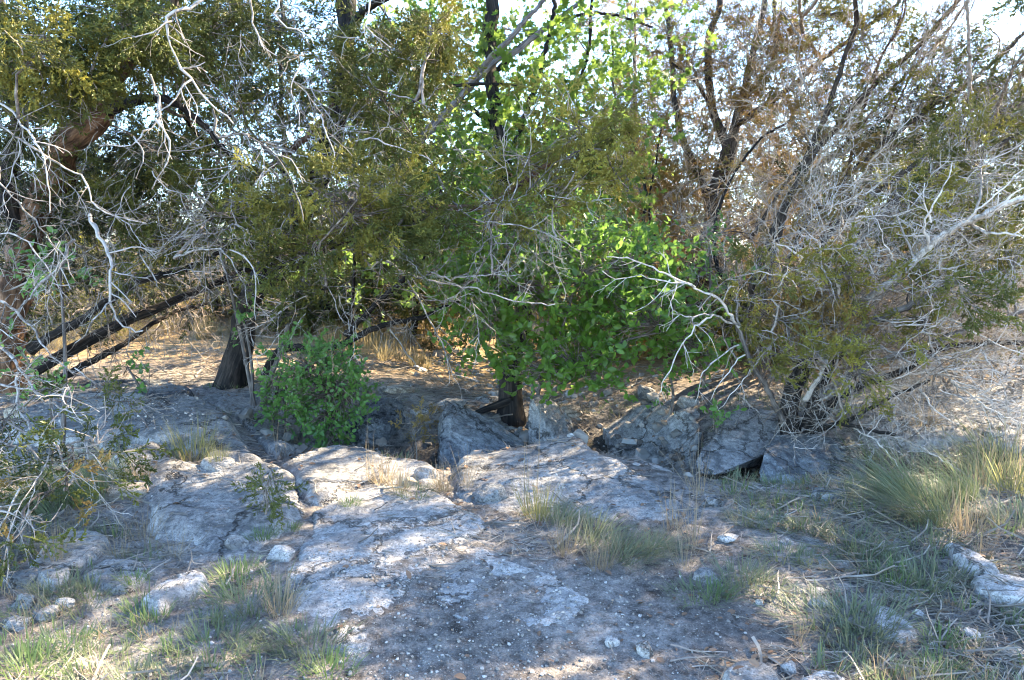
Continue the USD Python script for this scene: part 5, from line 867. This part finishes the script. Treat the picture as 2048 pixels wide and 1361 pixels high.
for px, py, kd, sc, lab in TU:
    b = onto(px, py); rz = rng.uniform(0, 360) if kd not in ('long', 'drape') else rng.uniform(-25, 25)
    s = sc * (1.0 if b[1] < 5 else 1.1)
    thing('grass_tuft', lab, 'grass', b, None, rz, s, f'/World/grass_kind_{kd}')
# two little juniper seedlings
for k, (px, py, hpx, lab, kd) in enumerate([(530, 1030, 85, 'small thin juniper seedling on the sunflecked rock shelf', 'jg'), (830, 930, 100, 'brownish juniper seedling left of the wedge-shaped boulder', 'jb')]):
    g = onto(px, py); T = Tree('juniper_seedling', lab, g, 'plant', 700 + k); m = g[1] / FPX
    T.wood('stem', [g - [0, 0, .02], g + [.02, 0, hpx * m * .5], g + [0, 0, hpx * m]], .008, .003, 'twig_wood', world=True)
    T.blob(kd, px, py - hpx * .62, g[1], hpx * .55, hpx * .38, 26, rz=.15, size=.55, link=True); T.blob('td', px, py - hpx * .5, g[1], hpx * .4, hpx * .3, 8, rz=.12, size=.4, link=False); T.done()

# ------------------------------------------------------------------ uncountable ground cover
def on_ground(n, rng, lo, hi, xs=.72, p=1.0):
    Y = lo + (hi - lo) * rng.uniform(0, 1, n) ** p; X = rng.uniform(-xs, xs, n) * Y; return X, Y
rng = np.random.default_rng(51)
pb = []
for k in range(5):
    r2 = np.random.default_rng(80 + k); u = unit(r2.normal(0, 1, (16, 3))) * r2.uniform(.8, 1.1, (16, 1)); pb.append((f'pebble_{k}', (u * [1, .8, .6], ConvexHull(u).simplices, 'pebble', False)))
for k, (_, m) in enumerate(pb):
    h = trimesh.Trimesh(m[0], m[1]); trimesh.repair.fix_normals(h); pb[k] = (pb[k][0], (np.array(h.vertices), np.array(h.faces), 'pebble', False))
X, Y = on_ground(50000, rng, 2.3, 9.5, .72, 1.3)
P3 = np.stack([X, Y, 0 * X], -1); w = meshkit.fbm(P3 * 1.1, 3, 77) + .25 * np.exp(-((X - .0) / .7) ** 2) * (Y < 5.5) + .3 * np.exp(-(np.minimum(seg_dist(X, Y, GUL1), seg_dist(X, Y, GUL2)) / .5) ** 2)
k = rng.uniform(.42, .95, len(X)) < w; X, Y = X[k], Y[k]; Z = ztop(X, Y)
sz = np.clip(rng.lognormal(math.log(.0040), .55, len(X)), .0018, .012) * np.where(Y > 6, 1.6, 1)
up = np.repeat([[0, 0, 1.0]], len(X), 0)
p = scatter('/World/gravel', pb, np.stack([X, Y, Z + sz * .15], -1), frames(up + rng.normal(0, .3, up.shape), rng), sz, rng.integers(0, 5, len(X))); tag(p, 'fine pale gravel strewn over the bare soil and rock', 'gravel')
# rubble in the gully: loose stones
X, Y = on_ground(5200, rng, 5.4, 13, .5); g = np.minimum(seg_dist(X, Y, GUL1) / .45, seg_dist(X, Y, GUL2) / .9); k = rng.uniform(0, 1, len(X)) < np.exp(-g ** 2); X, Y = X[k], Y[k]; Z = ztop(X, Y)
sz = np.clip(rng.lognormal(math.log(.030), .55, len(X)), .012, .10); up = np.repeat([[0, 0, 1.0]], len(X), 0)
rb = []
for k in range(4):
    r2 = np.random.default_rng(90 + k); u = unit(r2.normal(0, 1, (18, 3))); h = trimesh.Trimesh(u, ConvexHull(u).simplices); trimesh.repair.fix_normals(h); h = h.subdivide(); w_ = np.array(h.vertices); w_ = w_ * (1 + .35 * (meshkit.fbm(w_ * 1.7 + k * 9, 3, k) - .5))[:, None] * [1, .85, .6]; rb.append((f'stone_{k}', (w_, np.array(h.faces), 'pebble', False)))
p = scatter('/World/rubble', rb, np.stack([X, Y, Z + sz * .1], -1), frames(up + rng.normal(0, .35, up.shape), rng), sz, rng.integers(0, 4, len(X))); tag(p, 'loose pale rubble lying in the dry gully', 'rubble')
# straw, thin blades and needles lying about
sv = []
for k in range(5):
    r2 = np.random.default_rng(95 + k); P = wander(r2, (-.5, 0, 0), (1, 0, 0), 1, 6, .25); P[:, 2] = np.abs(P[:, 2]) * .5 + .006; v, f = tube(P, np.linspace(.020, .010, 7), 3); sv.append((f'straw_{k}', (v, f, 'straw', False)))
X, Y = on_ground(70000, rng, 2.2, 10, .74, 1.25); w = meshkit.fbm(np.stack([X * 1.5, Y * 1.5, 0 * X], -1), 3, 61) - .10 * np.exp(-((X) / .5) ** 2) + .06 * (np.abs(X) > .9)
k = rng.uniform(.40, .78, len(X)) < w; on = np.zeros(len(X), bool)
for poly, _ in OCC: on |= contains_xy(poly, X, Y)
k &= ~on | (rng.uniform(0, 1, len(X)) < .12); X, Y = X[k], Y[k]; Z = ztop(X, Y); a = rng.uniform(0, 2 * np.pi, len(X)); d = np.stack([np.cos(a), np.sin(a), rng.normal(.06, .12, len(X))], -1); up = np.repeat([[0, 0, 1.0]], len(X), 0)
x = unit(d); y = unit(np.cross(up, x)); z = np.cross(x, y); Rm = np.stack([x, y, z], -1); L = rng.lognormal(math.log(.095), .55, len(X))
p = scatter('/World/straw_litter', sv, np.stack([X, Y, Z + .004], -1), Rm, np.clip(L, .03, .4), rng.integers(0, 5, len(X))); tag(p, 'grey straw and fallen twigs littering the soil', 'litter')
# sparse short grass
X, Y = on_ground(6500, rng, 2.3, 8.5, .74, 1.2); w = meshkit.fbm(np.stack([X * 1.2, Y * 1.2, 0 * X + 4], -1), 3, 64) - .30 * np.exp(-((X + .1) / .8) ** 2) + .08 * sstep(.8, 1.6, np.abs(X)) * (Y < 5)
k = rng.uniform(.42, .72, len(X)) < w
for poly, _ in OCC: k &= ~contains_xy(poly, X, Y)
X, Y = X[k], Y[k]; Z = ztop(X, Y); up = np.repeat([[0, 0, 1.0]], len(X), 0)
sg = [('tuft_0', (*tuft(31, 16, .10, .16, .9, .002), 'grey_grass', False)), ('tuft_1', (*tuft(32, 14, .09, .14, .8, .0022), 'lush_grass', False)), ('tuft_2', (*tuft(33, 14, .12, .16, 1.0, .0018), 'dry_grass_blade', False)), ('tuft_3', (*tuft(34, 18, .10, .16, .9, .002), 'green_grass', False))]
p = scatter('/World/short_grass', sg, np.stack([X, Y, Z], -1), frames(up + rng.normal(0, .1, up.shape), rng), rng.uniform(.5, 1.3, len(X)), rng.integers(0, 4, len(X))); tag(p, 'sparse short grass growing through the stony soil', 'grass')
# fallen leaves
V, Fq = OVAL; X, Y = on_ground(5000, rng, 2.3, 11, .72); Z = ztop(X, Y); k = rng.uniform(.35, .75, len(X)) < meshkit.fbm(np.stack([X, Y, 0 * X + 9], -1), 3, 67) + .08 * (Y > 6); X, Y, Z = X[k], Y[k], Z[k]
up = np.repeat([[0, 0, 1.0]], len(X), 0)
p = scatter('/World/fallen_leaves', [('leaf_0', (V, Fq, 'dead_leaf', True))], np.stack([X, Y, Z + .006], -1), frames(up + rng.normal(0, .35, up.shape), rng), rng.uniform(.02, .05, len(X)), np.zeros(len(X))); tag(p, 'brown fallen leaves scattered on soil and rock', 'leaf litter')
